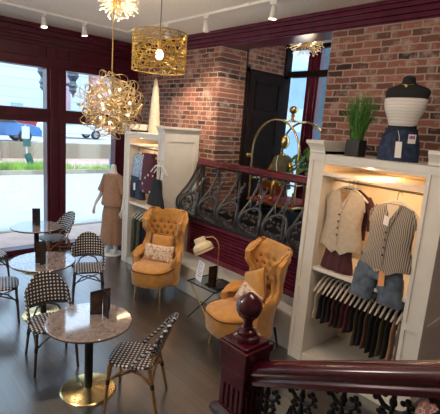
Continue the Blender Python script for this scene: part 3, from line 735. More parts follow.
# ------------------------------------------------------------------ mustard wing armchairs
def armchair(label):
    t = thing('wing_armchair', label, 'armchair', (0, 0, 0), 0, 'mustard velvet wing armchairs')
    # facing +x, seat centre about the origin
    wt = [(.2, .29), (.42, .305), (.6, .325), (.655, .275), (.82, .245), (1.0, .295), (1.1, .31), (1.17, .295), (1.2, .265)]
    dt = [(.2, .40), (.585, .43), (.605, .4), (.645, .17), (.74, .11), (.85, .12), (.97, .2), (1.06, .21), (1.14, .13), (1.2, .03)]
    xb = lambda z: -.27-.13*max(0, z-.35)**1.1
    NU, NV = 80, 56
    zs = [.2+1.0*(1-(1-j/NV)**1.15) for j in range(NV+1)]
    def pin(u, z):
        w, d = lerp(wt, z), lerp(dt, z)
        return V(xb(z)+d*abs(u)**2.2, w*sin(u*PI/2*.98)*(1-.05*abs(u)**6), z)
    tuft = []
    for j, z in enumerate([.68+.082*k for k in range(6)]):
        for k in range(-3, 4):
            u = (k+(.5 if j % 2 else 0))*.25
            if abs(u) < .7 and z < 1.07: tuft.append((u, z))
    def inner(u, z):
        p = pin(u, z)
        e = 1e-3
        nrm = (pin(u+e, z)-pin(u-e, z)).cross(pin(u, z+e)-pin(u, z-e)).normalized()
        if nrm.x < 0: nrm = -nrm
        dep = 0
        if z > .55 and abs(u) < .9:
            for tu, tz in tuft:
                q = ((u-tu)*.42)**2+(z-tz)**2
                dep += .04*math.exp(-q/.0006)
        return p-nrm*dep, nrm
    Pi, Po = [], []
    for i in range(NU+1):
        u = -1+2*i/NU; ri, ro = [], []
        for z in zs:
            p, nm = inner(u, z); ri.append(p)
            th = .062 if z < 1.1 else .062-.025*smoothstep(1.1, 1.2, z)
            ro.append(pin(u, z)-nm*th)
        Pi.append(ri); Po.append(ro)
    m = MB()
    # closed skin: inner -> rim -> outer, strip by strip around u
    loop = []
    for i in range(NU+1):
        rim_t = Pi[i][-1].lerp(Po[i][-1], .5)+V(0, 0, .028)
        loop.append(Pi[i]+[rim_t]+Po[i][::-1])
    m.grid(loop)
    for side in (0, NU):
        out = V(.028, 0, 0)
        rim = [a.lerp(b, .5)+out for a, b in zip(Pi[side], Po[side])]
        m.grid([Pi[side], rim, Po[side]])
    m.build('back_shell', MUST, t, smooth=80, doubles=True)
    # piping along the rim
    path = [a.lerp(b, .5)+V(.03, 0, 0) for a, b in zip(Pi[0], Po[0])][6:] + [Pi[i][-1].lerp(Po[i][-1], .5)+V(0, 0, .03) for i in range(1, NU)] + [a.lerp(b, .5)+V(.03, 0, 0) for a, b in zip(Pi[NU], Po[NU])][::-1][:-6]
    MB().tube([Po[i][-1]+V(0, 0, .012) for i in range(NU+1)], .007, 6).build('piping', MUSTD, t)
    btn = MB().ball((0, 0, 0), (.008, .014, .014), 8, 6)
    first = None
    for tu, tz in tuft:
        p, nm = inner(tu, tz)
        if first is None: first = btn.build('tuft_button', MUSTD, t); o = first
        else: o = first.copy(); COL.objects.link(o); o.parent = t
        o.location = p+nm*.006
        o.rotation_euler = nm.to_track_quat('X', 'Z').to_euler()
    # seat: deep front, bowed edge
    def seat(z, k, f=0):
        pts = []
        for j in range(44):
            a = 2*PI*j/44; c, s_ = cos(a), sin(a)
            x = (.45 if c > 0 else .27)*(abs(c)**(.75))*(1 if c > 0 else -1)
            w = .297
            pts.append((x*k+f, w*k*(abs(s_)**.62)*(1 if s_ > 0 else -1), z))
        return pts
    m = MB(); m.rings([seat(.235, .93, -.01), seat(.25, .96), seat(.32, .98), seat(.41, 1.0), seat(.445, 1.0), seat(.475, .985), seat(.49, .95), seat(.503, .8), seat(.508, .4)])
    m.build('seat', MUST, t, smooth=60)
    m = MB(); m.tube([V(*p) for p in seat(.46, 1.003)], .0085, 6, True); m.build('seat_piping', MUSTD, t)
    for sx, sy in ((1, 1), (1, -1), (-1, 1), (-1, -1)):
        MB().tube([(.30*sx-.02, .18*sy, .25), (.35*sx-.03, .195*sy, 0)], [.018, .010], 10).build('leg', GOLD if sx > 0 else BLACK, t)
    return t
def pillow(name, label, mt, c, w, h, th, rz, tilt, roll=0):
    """w wide (local y), h tall (local z), plump th (local x)"""
    r = thing(name, label, 'cushion', c, 0)
    n = 14; m = MB(); F, Bk = [], []
    for i in range(n+1):
        u = -1+2*i/n; f, b = [], []
        for j in range(n+1):
            v = -1+2*j/n
            q = max(0, (1-u**4)*(1-v**4))**.55*(1+.12*sin(7*u+3*v)*.5)
            pinch = 1-.06*(1-u*u)*v*v - .0
            y = u*w/2*(1-.07*(1-v*v)); z = v*h/2*(1-.07*(1-u*u))
            f.append((th/2*q, y, z)); b.append((-th/2*q, y, z))
        F.append(f); Bk.append(b)
    m.grid(F); m.grid(Bk)
    o = m.build('cover', mt, r, smooth=70, doubles=True)
    e = [F[i][0] for i in range(n)]+[F[n][j] for j in range(n)]+[F[n-i][n] for i in range(n)]+[F[0][n-j] for j in range(n)]
    MB().tube(e, .005, 6, True).build('piping', MUSTD if mt is MUST else mt, r)
    r.rotation_mode = 'XYZ'
    r.matrix_world = Matrix.Translation(c) @ Matrix.Rotation(rz, 4, 'Z') @ Matrix.Rotation(-tilt, 4, 'Y') @ Matrix.Rotation(roll, 4, 'X')
    return r
def place_arm(x, y, a): return Matrix.Translation((x, y, 0)) @ Matrix.Rotation(rad(a), 4, 'Z')
A1 = (3.31, 4.83, 213); A2 = (3.31, 3.03, 168)
ch = armchair('mustard tufted wing armchair on the left, in front of the window-side case')
ch.location = (A1[0], A1[1], 0); ch.rotation_euler = (0, 0, rad(A1[2]))
dup(ch, (A2[0], A2[1], 0), rad(A2[2]), 'mustard tufted wing armchair on the right, behind the newel post')
def on(A, p): return tuple(place_arm(*A) @ V(*p))
pillow('mustard_cushion', 'plain mustard cushion against the back of the left armchair', MUST, on(A1, (-.17, 0, .7)), .36, .32, .12, rad(A1[2]), .22)
pillow('floral_cushion', 'cream floral lumbar cushion on the left armchair', FLORAL, on(A1, (-.03, .0, .61)), .46, .25, .12, rad(A1[2]), .25)
pillow('mustard_cushion', 'plain mustard cushion tipped on its corner in the right armchair', MUST, on(A2, (-.15, -.05, .72)), .36, .36, .12, rad(A2[2]), .25, rad(28))
pillow('floral_cushion', 'cream floral cushion lying on the right armchair', FLORAL, on(A2, (-.02, .02, .6)), .42, .24, .12, rad(A2[2]), .5, rad(-8))

# ------------------------------------------------------------------ side table with lamp, card and menu
ST = (3.42, 3.74)
r = thing('side_table', 'small glass-topped side table with crossed brass legs between armchairs', 'side table', (ST[0], ST[1], 0), rad(3))
MB().box(-.19, .19, -.25, .25, .505, .515).build('glass_top', CLEAR, r, smooth=0)
m = MB()
for a, b in (((-.195, -.255), (.195, -.255)), ((.195, -.255), (.195, .255)), ((.195, .255), (-.195, .255)), ((-.195, .255), (-.195, -.255))):
    m.tube([(a[0], a[1], .506), (b[0], b[1], .506)], .009, 8)
m.build('top_frame', BLACK, r)
for x in (-.17, .17):
    for s in (-1, 1):
        MB().tube([(x, s*.23, .5), (x, -s*.23, .006)], .009, 8).build('leg', GOLD if s > 0 else BLACK, r)
MB().tube([(-.17, 0, .253), (.17, 0, .253)], .007, 8).build('cross_bar', GOLD, r)
r = thing('tray', 'dark shallow tray on the right half of the side table', 'tray', (ST[0]+.02, ST[1]-.13, .516), rad(3))
MB().box(-.15, .15, -.11, .11, 0, .008).build('tray_base', SMOKE, r, smooth=0)
m = MB(); m.box(-.15, .15, -.115, -.107, 0, .025); m.box(-.15, .15, .107, .115, 0, .025); m.box(-.155, -.147, -.115, .115, 0, .025); m.box(.147, .155, -.115, .115, 0, .025)
m.build('rim', BLACK, r, smooth=0)
r = thing('table_lamp', 'brass arched lamp with tilted cream two-tier shade on the side table', 'lamp', (ST[0]+.1, ST[1]+.02, .516), 0)
MB().lathe([(.06, 0), (.06, .012), (.02, .02), (.01, .03)], 24).build('base', GOLD, r)
m = MB().tube([V(0, 0, .02), V(0, 0, .43)]+arc((0, .13, .43), .13, PI, .45*PI, 10, (0, 1, 0), (0, 0, 1)) + [V(0, .3, .51)], .006, 8); m.build('stem', GOLD, r)
m = MB(); m.M = Matrix.Translation((-.04, .34, .46)) @ Matrix.Scale(1.25, 4) @ Matrix.Rotation(rad(-28), 4, 'X') @ Matrix.Rotation(rad(-12), 4, 'Y')
m.lathe([(.1, -.13), (.108, -.128), (.112, -.1), (.105, -.055), (.078, -.03), (.062, -.02), (.064, .01), (.06, .028), (.04, .034), (.01, .036)], 32); m.build('shade', SHADE, r, smooth=30)
m = MB(); m.M = Matrix.Translation((-.04, .34, .46)) @ Matrix.Scale(1.25, 4) @ Matrix.Rotation(rad(-28), 4, 'X') @ Matrix.Rotation(rad(-12), 4, 'Y')
m.lathe([(.1125, -.106), (.1135, -.1), (.1125, -.094)], 32); m.build('shade_band', GOLD, r)
r = thing('price_card', 'white card printed with purple lines standing on the side table', 'card', (ST[0]-.1, ST[1]+.16, .516), rad(-14))
MB().prism([(0, -.085, .0), (0, .085, .0), (.04, .085, .25), (.04, -.085, .25)], (.004, 0, 0)).build('sheet', PAPER, r, smooth=0)
m = MB()
for row, (z, spans) in enumerate(((.22, [(-.05, .05)]), (.195, [(-.06, -.01), (.0, .055)]), (.165, [(-.05, .06)]), (.14, [(-.06, .02)]), (.11, [(-.055, .0), (.01, .06)]), (.085, [(-.05, .04)]), (.055, [(-.04, .05)]))):
    for a, b in spans:
        x = a
        while x < b:
            w = random.uniform(.006, .016); h = random.uniform(.007, .012)
            m.prism([(z*.16-.0005, -x, z), (z*.16-.0005, -min(b, x+w), z), (z*.16+h*.16-.0005, -min(b, x+w), z+h), (z*.16+h*.16-.0005, -x, z+h)], (-.001, 0, 0)); x += w+.006
m.build('printed_text', PURPLE, r, smooth=0)
r = menu('dark folded menu standing on the side table tray beside the lamp', ST[0]-.05, ST[1]-.13, .525, rad(-160), False)

# ------------------------------------------------------------------ stair newel and handrail near the viewer
NX, NYY, NZ = 1.27, 1.135, 1.585
r = thing('newel_post', 'polished dark red newel post with ball finial in the foreground', 'newel post', (NX, NYY, 0))
m = MB(); m.box(-.072, .072, -.072, .072, 0, NZ-.13)
for a in (-1, 1):
    for kx in (-.045, -.015, .015, .045):
        m.box(kx-.006, kx+.006, a*.072, a*.078, .7, NZ-.2); m.box(a*.072, a*.078, kx-.006, kx+.006, .7, NZ-.2)
m.build('shaft', MAHOG, r, bevel=.004, smooth=0)
m = MB(); m.box(-.08, .08, -.08, .08, NZ-.13, NZ-.045); m.box(-.088, .088, -.088, .088, NZ-.045, NZ-.008); m.box(-.074, .074, -.074, .074, NZ-.008, NZ+.006)
m.build('cap', MAHOG, r, bevel=.005, smooth=0)
MB().lathe([(.058, NZ+.004), (.06, NZ+.014), (.058, NZ+.026), (.046, NZ+.032), (.047, NZ+.044), (.04, NZ+.052), (.024, NZ+.06), (.02, NZ+.085), (.026, NZ+.098), (.045, NZ+.115), (.056, NZ+.138), (.058, NZ+.16), (.05, NZ+.186), (.032, NZ+.206), (.012, NZ+.218), (.001, NZ+.222)], 32).build('finial', MAHOG, r, smooth=35)
sl = .5
def rz_(y): return 1.462+(NYY-.08-y)*sl
r = thing('stair_handrail', 'dark red stair handrail on black iron balusters, lower right foreground', 'handrail', (NX, .5, 0))
prof = [(-.036, -.04), (-.04, -.02), (-.034, -.01), (-.044, .005), (-.046, .02), (-.04, .034), (-.022, .044), (0, .047), (.022, .044), (.04, .034), (.046, .02), (.044, .005), (.034, -.01), (.04, -.02), (.036, -.04)]
m = MB(); m.M = Matrix.Translation((0, -.5, 0)); ya, yb = NYY-.07, -.9
m.rings([[(x*1.15, y, rz_(y)+z*1.2) for x, z in prof] for y in (ya, yb)]); m.build('rail', MAHOG, r, bevel=.003, smooth=40)
m = MB(); m.M = Matrix.Translation((0, -.5, 0)); m.rings([[(x, y, rz_(y)-.8+z) for x, z in ((-.03, -.1), (.03, -.1), (.03, .02), (-.03, .02))] for y in (ya, yb)]); m.build('stringer', MAHOG, r, smooth=0)
for i in range(8):
    y = .985-i*.17; zt = rz_(y)-.045
    m = MB(); m.M = Matrix.Translation((0, y-.5, 0))
    m.tube([(0, 0, zt-.75), (0, 0, zt)], .009, 8)
    for k in range(7):
        z0 = zt-.045-k*.068; w = .036 if k % 2 else .05
        for s in (-1, 1):
            m.tube([(0, 0, z0-.03), (0, s*w*.6, z0-.025), (0, s*w, z0-.005), (0, s*w*.95, z0+.015), (0, s*w*.6, z0+.016)], [.007, .009, .008, .007, .004], 6)
            for dy, dz_ in ((.62, .014), (1.15, .014), (1.2, -.012), (.9, .028)):
                m.ball((0, s*w*dy, z0+dz_), (.008, .011, .01), 8, 6)
        m.ball((0, 0, z0+.0), (.012, .014, .017), 8, 6)
    for s in (-1, 1):
        m.tube([(0, s*.085, zt-.42-s*.042), (0, s*.078, zt-.2-s*.03), (0, s*.05, zt-.13), (0, s*.03, zt-.17)], [.008, .008, .007, .006], 6)
        for q in range(3): m.ball((0, s*(.085-q*.012), zt-.2-q*.05), (.008, .014, .012), 8, 6)
    m.build('baluster', SIRON, r)
r = thing('lower_handrail', 'dark rounded handrail end at the bottom beside the newel post', 'handrail', (0, 0, 0))
pa, pb = V(1.02, 1.05, 1.42), V(.83, .64, 1.6)
m = MB().tube([pa, pa.lerp(pb, .04), pa.lerp(pb, .5), pb], [.018, .028, .03, .03], 12, flat=.8); m.build('rail', mat('dark plum lacquer', (.022, .01, .02), .2), r)
m = MB().tube([pa.lerp(pb, .5)+V(0, 0, -.02), pa.lerp(pb, .5)+V(0, 0, -1.5)], .012, 8); m.build('support', IRON, r)

# things on the floor past the right case
r = thing('patterned_bag', 'small red green and pink patterned bag on the floor, right of the large case', 'bag', (3.72, .98, 0), .3)
PAT = spots('red green pink print', 22, [(0, (.3, .02, .05)), (.25, (.5, .1, .15)), (.4, (.05, .12, .05)), (.55, (.6, .45, .4)), (.75, (.35, .03, .06))])
m = MB(); m.rings([[(.13*k*cos(2*PI*j/24)*(1 if True else 1), .2*k*(abs(sin(2*PI*j/24))**.7)*(1 if sin(2*PI*j/24) > 0 else -1), z) for j in range(24)] for z, k in ((0, .9), (.02, 1), (.12, 1.02), (.2, .9), (.24, .6), (.25, .2))]); m.build('body', PAT, r, smooth=60)
MB().tube(arc((0, 0, .22), .1, 0, PI, 12, (0, 1, 0), (0, 0, 1)), .009, 8).build('strap', BLACK, r)
r = thing('white_basket', 'white low basket on the floor at the lower right corner', 'basket', (3.75, .5, 0))
m = MB(); m.lathe([(.17, 0), (.2, .2), (.205, .21), (.19, .2), (.16, .02), (.01, .02)], 28); m.build('body', WHITE, r, smooth=40)
MB().tube([(.203*cos(a), .203*sin(a), .21) for a in [2*PI*k/32 for k in range(32)]], .009, 6, True).build('rim', WHITE, r)

# ------------------------------------------------------------------ hanging lights
def chain(r, z0, z1, mt=GOLD, rr=.005):
    MB().tube([(0, 0, z0), (0, 0, z1)], rr, 8).build('rod', mt, r)
    MB().lathe([(.005, z1-.03), (.055, z1-.025), (.06, z1)], 20).build('ceiling_plate', mt, r)
# curly ball
bx, by, bz = 1.69, 3.235, 2.6
r = thing('ball_chandelier', 'gold ball chandelier of curled wire hanging over the nearest table', 'chandelier', (bx, by, bz))
chain(r, -.05, CZ-bz)
MB().ball((0, 0, 0), .05, 16, 10).build('core', GOLDP, r)
m = MB(); ga = PI*(3-5**.5)
for i in range(190):
    zz = 1-2*(i+.5)/190; q = (1-zz*zz)**.5; d = V(q*cos(ga*i), q*sin(ga*i), zz)
    a = d.orthogonal().normalized(); b = d.cross(a); th = random.random()*2*PI
    a, b = a*cos(th)+b*sin(th), b*cos(th)-a*sin(th)
    rr = random.uniform(.042, .066); R0 = random.uniform(.16, .25)
    c = d*R0; tw = random.uniform(.3, 1.0)
    ax = (a*(1-tw)+d*tw).normalized()
    m.tube([c+(ax*cos(t)+b*sin(t))*rr for t in [2*PI*k/18*1.0 for k in range(18)]], .0028, 4, True)
    if i % 3 == 0: m.tube([d*.05, d*(R0-rr)], .0022, 4)
m.build('wire_curls', CHAMP, r, smooth=60)['kind'] = 'stuff'
for i in range(9):
    zz = 1-2*(i+.5)/9; q = (1-zz*zz)**.5; d = V(q*cos(ga*i*1.7), q*sin(ga*i*1.7), zz)*.155
    MB().ball(d, .011, 10, 8).build('bulb', BULBW, r)
# drum of woven brass
dx, dy, dz = 2.2, 3.33, 3.11
r = thing('drum_pendant', 'gold lattice drum pendant light hanging beside the ball chandelier', 'pendant light', (dx, dy, dz))
chain(r, .05, CZ-dz, BLACK, .004)
R, H = .24, .325
m = MB(); NT_, NR = 30, 6
def cp(i, j): a = 2*PI*i/NT_; return V(R*cos(a), R*sin(a), -H/2+H*j/NR)
for j in range(NR+1):
    m.tube([cp(i, j) for i in range(NT_)], .006 if j in (0, NR) else .0036, 5, True)
for i in range(NT_):
    for j in range(NR):
        if (i+j) % 2: m.tube([cp(i, j), cp(i+1, j+1)], .0038, 4)
        else: m.tube([cp(i+1, j), cp(i, j+1)], .0038, 4)
        if (i*7+j*3) % 4 == 0: m.tube([cp(i, j), cp(i, j+1)], .0036, 4)
        if (i*5+j) % 3 == 0: m.tube([cp(i+.5, j), cp(i+.5, j+1)], .0036, 4)
        if (i*3+j*5) % 3 == 1: m.tube([cp(i, j+.5), cp(i+1, j+.5)], .0036, 4)
m.build('lattice_shade', mat('aged gold strap', (.52, .34, .09), .5, .8), r, smooth=60)
m = MB()
for a in (0, 2.09, 4.19): m.tube([(0, 0, H/2), (R*cos(a), R*sin(a), H/2)], .004, 5)
m.build('spider', GOLD, r)
MB().ball((0, 0, -.02), (.035, .035, .045), 14, 10).build('bulb', BULBW, r); MB().lathe([(.018, .02), (.018, .1)], 12).build('socket', GOLD, r)
# two starbursts
def burst(label, loc, R, ct):
    r = thing('starburst_chandelier', label, 'chandelier', loc, 0, 'starburst chandeliers')
    chain(r, 0, ct-loc[2])
    m = MB(); b = MB()
    for i in range(150):
        zz = 1-2*(i+.5)/150; q = (1-zz*zz)**.5; d = V(q*cos(ga*i), q*sin(ga*i), zz*.75)
        L = R*random.uniform(.7, 1.0)
        m.tube([d*.03, d*L], .0022, 4); b.ball(d*L, .0085, 6, 5)
    m.build('spikes', CHAMP, r)['kind'] = 'stuff'
    b.build('crystal_tips', WHITE, r)['kind'] = 'stuff'
    MB().ball((0, 0, 0), .045, 12, 8).build('core', GOLD, r)
    for i in range(8):
        a = 2*PI*i/8; MB().ball((R*.42*cos(a), R*.42*sin(a), -.03+.05*(i % 2)), .014, 8, 6).build('bulb', BULB, r)
    return r
burst('starburst chandelier at the top edge above the ball chandelier', (2.22, 4.16, 3.66), .23, CZ)
burst('starburst chandelier hanging in the alcove before the street window', (5.2, 4.02, 3.8), .31, 4.0)

# track lighting
r = thing('light_track', 'white track along the ceiling near the window wall', 'light track', (0, 6.52, CZ-.03))
MB().box(-3, 3.62, -.018, .018, 0, .03).build('rail', WHITE, r, smooth=0); MB().box(3.58, 3.66, -.03, .03, -.004, .03).build('corner_joint', WHITE, r, smooth=0)
r = thing('light_track', 'white track running along the ceiling beside the brick wall', 'light track', (3.68, 0, CZ-.03))
MB().box(-.018, .018, -2, 6.49, 0, .03).build('rail', WHITE, r, smooth=0); MB().box(-.03, .03, 3.7, 3.78, -.004, .03).build('joint', WHITE, r, smooth=0)
def spot(label, x, y, tgt, power):
    r = thing('track_spotlight', label, 'spotlight', (x, y, CZ-.03), 0, 'white track spotlights')
    MB().box(-.015, .015, -.05, .05, -.035, 0).build('adapter', WHITE, r, smooth=0)
    MB().tube([(0, 0, -.03), (0, 0, -.09)], .008, 8).build('stem', WHITE, r)
    d = (Vector(tgt)-V(x, y, CZ-.13)).normalized(); M = Matrix.Translation((0, 0, -.12)) @ d.to_track_quat('Z', 'Y').to_matrix().to_4x4()
    m = MB(); m.M = M; m.lathe([(.02, -.07), (.03, -.06), (.032, 0), (.045, .05), (.048, .075), (.042, .07), (.03, .05)], 20); m.build('head', WHITE, r, smooth=35)
    m = MB(); m.M = M; m.lathe([(.001, .058), (.041, .06), (.041, .068), (.001, .069)], 20); m.build('lens', BULBW, r, smooth=35)
    L = bpy.data.lights.new('spot', 'SPOT'); L.energy = power; L.color = (1, .8, .58); L.spot_size = rad(75); L.spot_blend = .6; L.shadow_soft_size = .04
    o = bpy.data.objects.new('spot_lamp', L); COL.objects.link(o); o.location = V(x, y, CZ-.15)+d*.09; o.rotation_euler = d.to_track_quat('-Z', 'Y').to_euler()
SP = 75
spot('left track spotlight, first from the left above the window', 2.31, 6.52, (2.4, 5.6, 0), 30)
spot('track spotlight near the window, second from the left', 2.92, 6.52, (3.3, 6.2, 0), 30)
spot('track spotlight seen behind the drum pendant', 3.68, 5.4, (4.5, 5.9, 1.6), SP)
spot('track spotlight over the iron balustrade, pointing at the brick', 3.68, 4.5, (4.5, 5.3, 2.4), SP)
spot('track spotlight at top centre over the right armchair', 3.68, 3.34, (3.5, 3.4, 0), SP)

# ------------------------------------------------------------------ alcove: luggage cart, gold mannequin, plant
r = thing('luggage_cart', 'brass birdcage luggage cart with red carpet deck in the alcove', 'luggage cart', (5.58, 4.42, AF))
z0 = .28
m = MB(); m.box(-.42, .42, -.5, .5, z0-.05, z0); m.build('deck', GOLD, r, bevel=.015, smooth=0)
MB().box(-.39, .39, -.47, .47, z0, z0+.012).build('carpet', REDC, r, smooth=0)
for x in (-.38, .38):
    MB().tube([V(x, -.49, z0)] + [V(x, -.49, 1.1)] + arc((x, 0, 1.1), .49, PI, 0, 24, (0, 1, 0), (0, 0, 1.06)) + [V(x, .49, z0)], .018, 10).build('arch', GOLDP, r)
m = MB().tube([(-.38, 0, 1.615), (.38, 0, 1.615)], .016, 10); m.tube([(-.2, -.12, 1.55), (.1, .14, 1.55)], .012, 8); m.build('top_bar', GOLDP, r)
MB().lathe([(.09, 1.6), (.09, 1.625), (.03, 1.64), (.02, 1.68), (.04, 1.7), (.02, 1.72), (.03, 1.735), (.062, 1.77), (.066, 1.8), (.05, 1.84), (.02, 1.86), (.001, 1.865)], 20).build('finial', GOLD, r)
m = MB()
for s in (-1, 1): m.tube([(-.38, s*.49, .62), (.38, s*.49, .62)], .012, 8)
m.tube([(-.38, -.49, .62), (-.38, .49, .62)], .012, 8)
m.build('side_rail', GOLDP, r)
for x in (-.33, .33):
    for y in (-.42, .42):
        w = MB(); w.M = Matrix.Translation((x, y, .11)) @ Matrix.Rotation(PI/2, 4, 'X'); w.lathe([(.02, -.02), (.1, -.02), (.11, -.01), (.11, .01), (.1, .02), (.02, .02)], 20)
        q = w.build('caster', BLACK, r); MB().box(x-.02, x+.02, y-.03, y+.03, .2, z0-.05).build('fork', GOLD, q)

# seated gold mannequin on the deck: one skinned body
r = thing('gold_mannequin', 'gold egg-headed mannequin in olive top seated on the luggage cart', 'mannequin', (5.5, 4.47, AF+z0+.012))
SK = [  # name, pos, radius, parent
    ('pelvis', (0, 0, .17), .13, None), ('waist', (0, 0, .36), .095, 0), ('chest', (-.01, 0, .58), .125, 1), ('neck', (0, 0, .74), .05, 2), ('neck2', (0, 0, .8), .045, 3),
    ('shl', (0, .16, .66), .06, 2), ('ell', (-.06, .26, .42), .04, 5), ('hal', (-.22, .2, .3), .03, 6), ('fil', (-.28, .18, .26), .022, 7),
    ('shr', (0, -.16, .66), .06, 2), ('elr', (-.05, -.25, .42), .04, 9), ('har', (-.2, -.18, .3), .03, 10), ('fir', (-.26, -.16, .26), .022, 11),
    ('hil', (-.04, .1, .15), .095, 0), ('knl', (-.33, .16, .34), .06, 13), ('anl', (-.31, .16, .06), .036, 14), ('fol', (-.375, .16, .035), .03, 15),
    ('hir', (-.04, -.1, .15), .095, 0), ('knr', (-.33, -.1, .34), .06, 17), ('anr', (-.31, -.1, .06), .036, 18), ('for', (-.375, -.1, .035), .03, 19)]
me = bpy.data.meshes.new('body'); me.from_pydata([s[1] for s in SK], [(i, s[3]) for i, s in enumerate(SK) if s[3] is not None], [])
o = bpy.data.objects.new('body', me); COL.objects.link(o); o.parent = r; me.materials.append(GOLD)
md = o.modifiers.new('skin', 'SKIN'); md.use_smooth_shade = True
if not me.skin_vertices: me.attributes.new('skin', 'FLOAT', 'POINT')
sv = me.skin_vertices[0].data if me.skin_vertices else None
if sv:
    for i, s in enumerate(SK): sv[i].radius = (s[2], s[2]); sv[i].use_root = (i == 0)
md2 = o.modifiers.new('sub', 'SUBSURF'); md2.levels = md2.render_levels = 2
MB().ball((0, 0, .98), (.085, .075, .125), 20, 14).build('head', GOLDP, r)
garment([(.76, .08, .07, 0), (.7, .2, .09, 0), (.55, .19, .15, 0), (.35, .15, .13, 0), (.2, .17, .16, 0)], 30, .05, 6).build('olive_top', OLIVE, r, smooth=60)
MB().tube([(-.07, .06, .74), (-.145, .02, .62), (-.16, -.03, .45)], .006, 6).build('necklace', TAG, r)
r = thing('leafy_plant', 'leafy green plant in a brass pot beside the gold mannequin', 'plant', (5.58, 3.9, AF+z0+.012))
MB().lathe([(.1, 0), (.12, .02), (.12, .5), (.125, .53), (.11, .52), (.1, .48), (.01, .48)], 24).build('pot', GOLD, r, smooth=30)
lf = MB(); stm = MB()
for i in range(30):
    a = ga*i; el = random.uniform(.15, 1.2); L = random.uniform(.22, .45)
    d = V(cos(a)*cos(el), sin(a)*cos(el), sin(el)); b = V(0, 0, .48)+d*L
    b.z += .05; stm.tube([V(0, 0, .46), V(0, 0, .48)+d*L*.5+V(0, 0, .06), b], .006, 5)
    out = V(d.x, d.y, -.35).normalized(); sd = out.cross(V(0, 0, 1)).normalized(); W = random.uniform(.05, .08); Ln = random.uniform(.14, .22)
    P = []
    for k in range(6):
        t = k/5; w = W*sin(PI*min(1, t*.92+.08))**.8; c = b+out*Ln*t-V(0, 0, .05*t*t)
        P.append([c-sd*w+V(0, 0, .02), c, c+sd*w+V(0, 0, .02)])
    lf.grid(P)
lf.build('leaves', LEAF, r, solid=.002, smooth=60)['kind'] = 'stuff'; stm.build('stems', GREEN, r)

# ------------------------------------------------------------------ street outside
ROAD = mat('pale asphalt', (.5, .51, .53), .9, var=.06, scale=3)
WALKM = mat('pink paved walk', (.6, .42, .36), .9, var=.1, scale=3)
CONC = stripes('stained concrete', 0, 2.6, (.3, .24, .17), (.42, .36, .27), .5)
struct(MB().box(-14, 40, 9.15, 18.5, -.25, -.13).build('ground_street', ROAD, smooth=0))
struct(MB().box(-14, 40, 7.75, 9.15, -.2, 0).build('ground_sidewalk', WALKM, smooth=0))
struct(MB().box(-14, 40, 9.08, 9.2, -.2, .012).build('ground_curb', CONC, smooth=0))
struct(MB().box(6.8, 40, -14, 7.75, -.4, -.02).build('ground_side_walk', ROAD, smooth=0))
struct(MB().prism([(-14, 18.5, -.2), (-14, 18.5, 0), (-14, 22.2, .2), (-14, 22.2, -.2)], (54, 0, 0)).build('ground_verge', WALKM, smooth=0))
struct(MB().box(-14, 40, 18.42, 18.62, -.2, .05).build('ground_far_curb', CONC, smooth=0))
struct(MB().box(-14, 45, 22, 22.35, -.1, 1.0).build('wall_concrete', CONC, bevel=.03, smooth=0))
struct(MB().box(-14, 60, 22.35, 60, .7, .9).build('ground_parking', ROAD, smooth=0))
m = MB()
for i in range(7500):
    x = random.uniform(2.5, 15); y = 18.68+random.random()**1.5*1.5; h = random.uniform(.1, .32)*(1.15 if x < 8 else .5)
    if x > 7.5 and random.random() < .55: continue
    a = random.random()*PI; l = random.uniform(-.08, .08); c, s_ = cos(a)*.02, sin(a)*.02
    m.add([(x-c, y-s_, 0), (x+c, y+s_, 0), (x+l, y, h+.05)], [(0, 1, 2)])
g = m.build('grass', mat('bright verge grass', (.3, .5, .1), .8, var=.4, scale=2), smooth=0); g['kind'] = 'stuff'; tag(g, 'bright green grass along the far kerb of the street', 'grass', kind='stuff')
# parked cars
def car(label, x, y, z, paint, rz=0):
    r = thing('parked_car', label, 'car', (x, y, z), rz, 'cars on the raised parking lot')
    L, W = 4.4, 1.75
    side = [(-2.2, .35), (-2.22, .6), (-2.1, .82), (-1.7, .93), (-1.05, .98), (-.55, 1.38), (.2, 1.46), (1.0, 1.42), (1.75, 1.0), (2.12, .92), (2.2, .6), (2.18, .32)]
    m = MB(); m.rings([[(px, s*(W/2-(.0 if pz < 1 else .16)-(.05 if pz < .5 else 0)), pz) for px, pz in side] for s in (-1, -.92, .92, 1)] )
    m.build('body', paint, r, bevel=.04, smooth=40)
    m = MB()
    for s in (-1, 1):
        y_ = s*(W/2-.1); 
        for poly in ([(-.98, 1.0), (-.52, 1.33), (.15, 1.39), (.15, 1.0)], [(.22, 1.0), (.22, 1.39), (.95, 1.36), (1.55, 1.02)]):
            m.prism([(px, s*(W/2-.05 - (.1 if pz > 1.1 else 0)), pz) for px, pz in poly], (0, s*.06, 0))
    m.prism([(-1.12, -.62, 1.0), (-1.12, .62, 1.0), (-.6, .55, 1.38), (-.6, -.55, 1.38)], (-.03, 0, .03))
    m.build('windows', mat('dark car glass', (.02, .025, .03), .1), r, smooth=0)
    for px in (-1.35, 1.35):
        for s in (-1, 1):
            w = MB(); w.M = Matrix.Translation((px, s*(W/2-.08), .33)) @ Matrix.Rotation(PI/2, 4, 'X'); w.lathe([(.05, -.1), (.3, -.1), (.33, -.07), (.33, .07), (.3, .1), (.05, .1)], 20); q = w.build('wheel', BLACK, r)
            w = MB(); w.M = Matrix.Translation((px, s*(W/2-.08), .33)) @ Matrix.Rotation(PI/2, 4, 'X'); w.lathe([(.02, -.12), (.2, -.11), (.21, .11), (.02, .12)], 12); w.build('hub', STEEL, q)
    m = MB()
    for s in (-1, 1): m.box(-2.21, -2.1, s*.72-.14, s*.72+.14, .66, .8)
    m.build('lamps', WHITE, r, bevel=.02)
    return r
BLUE = mat('blue car paint', (.03, .16, .42), .25, .2, var=.05, Coat_Weight=.5)
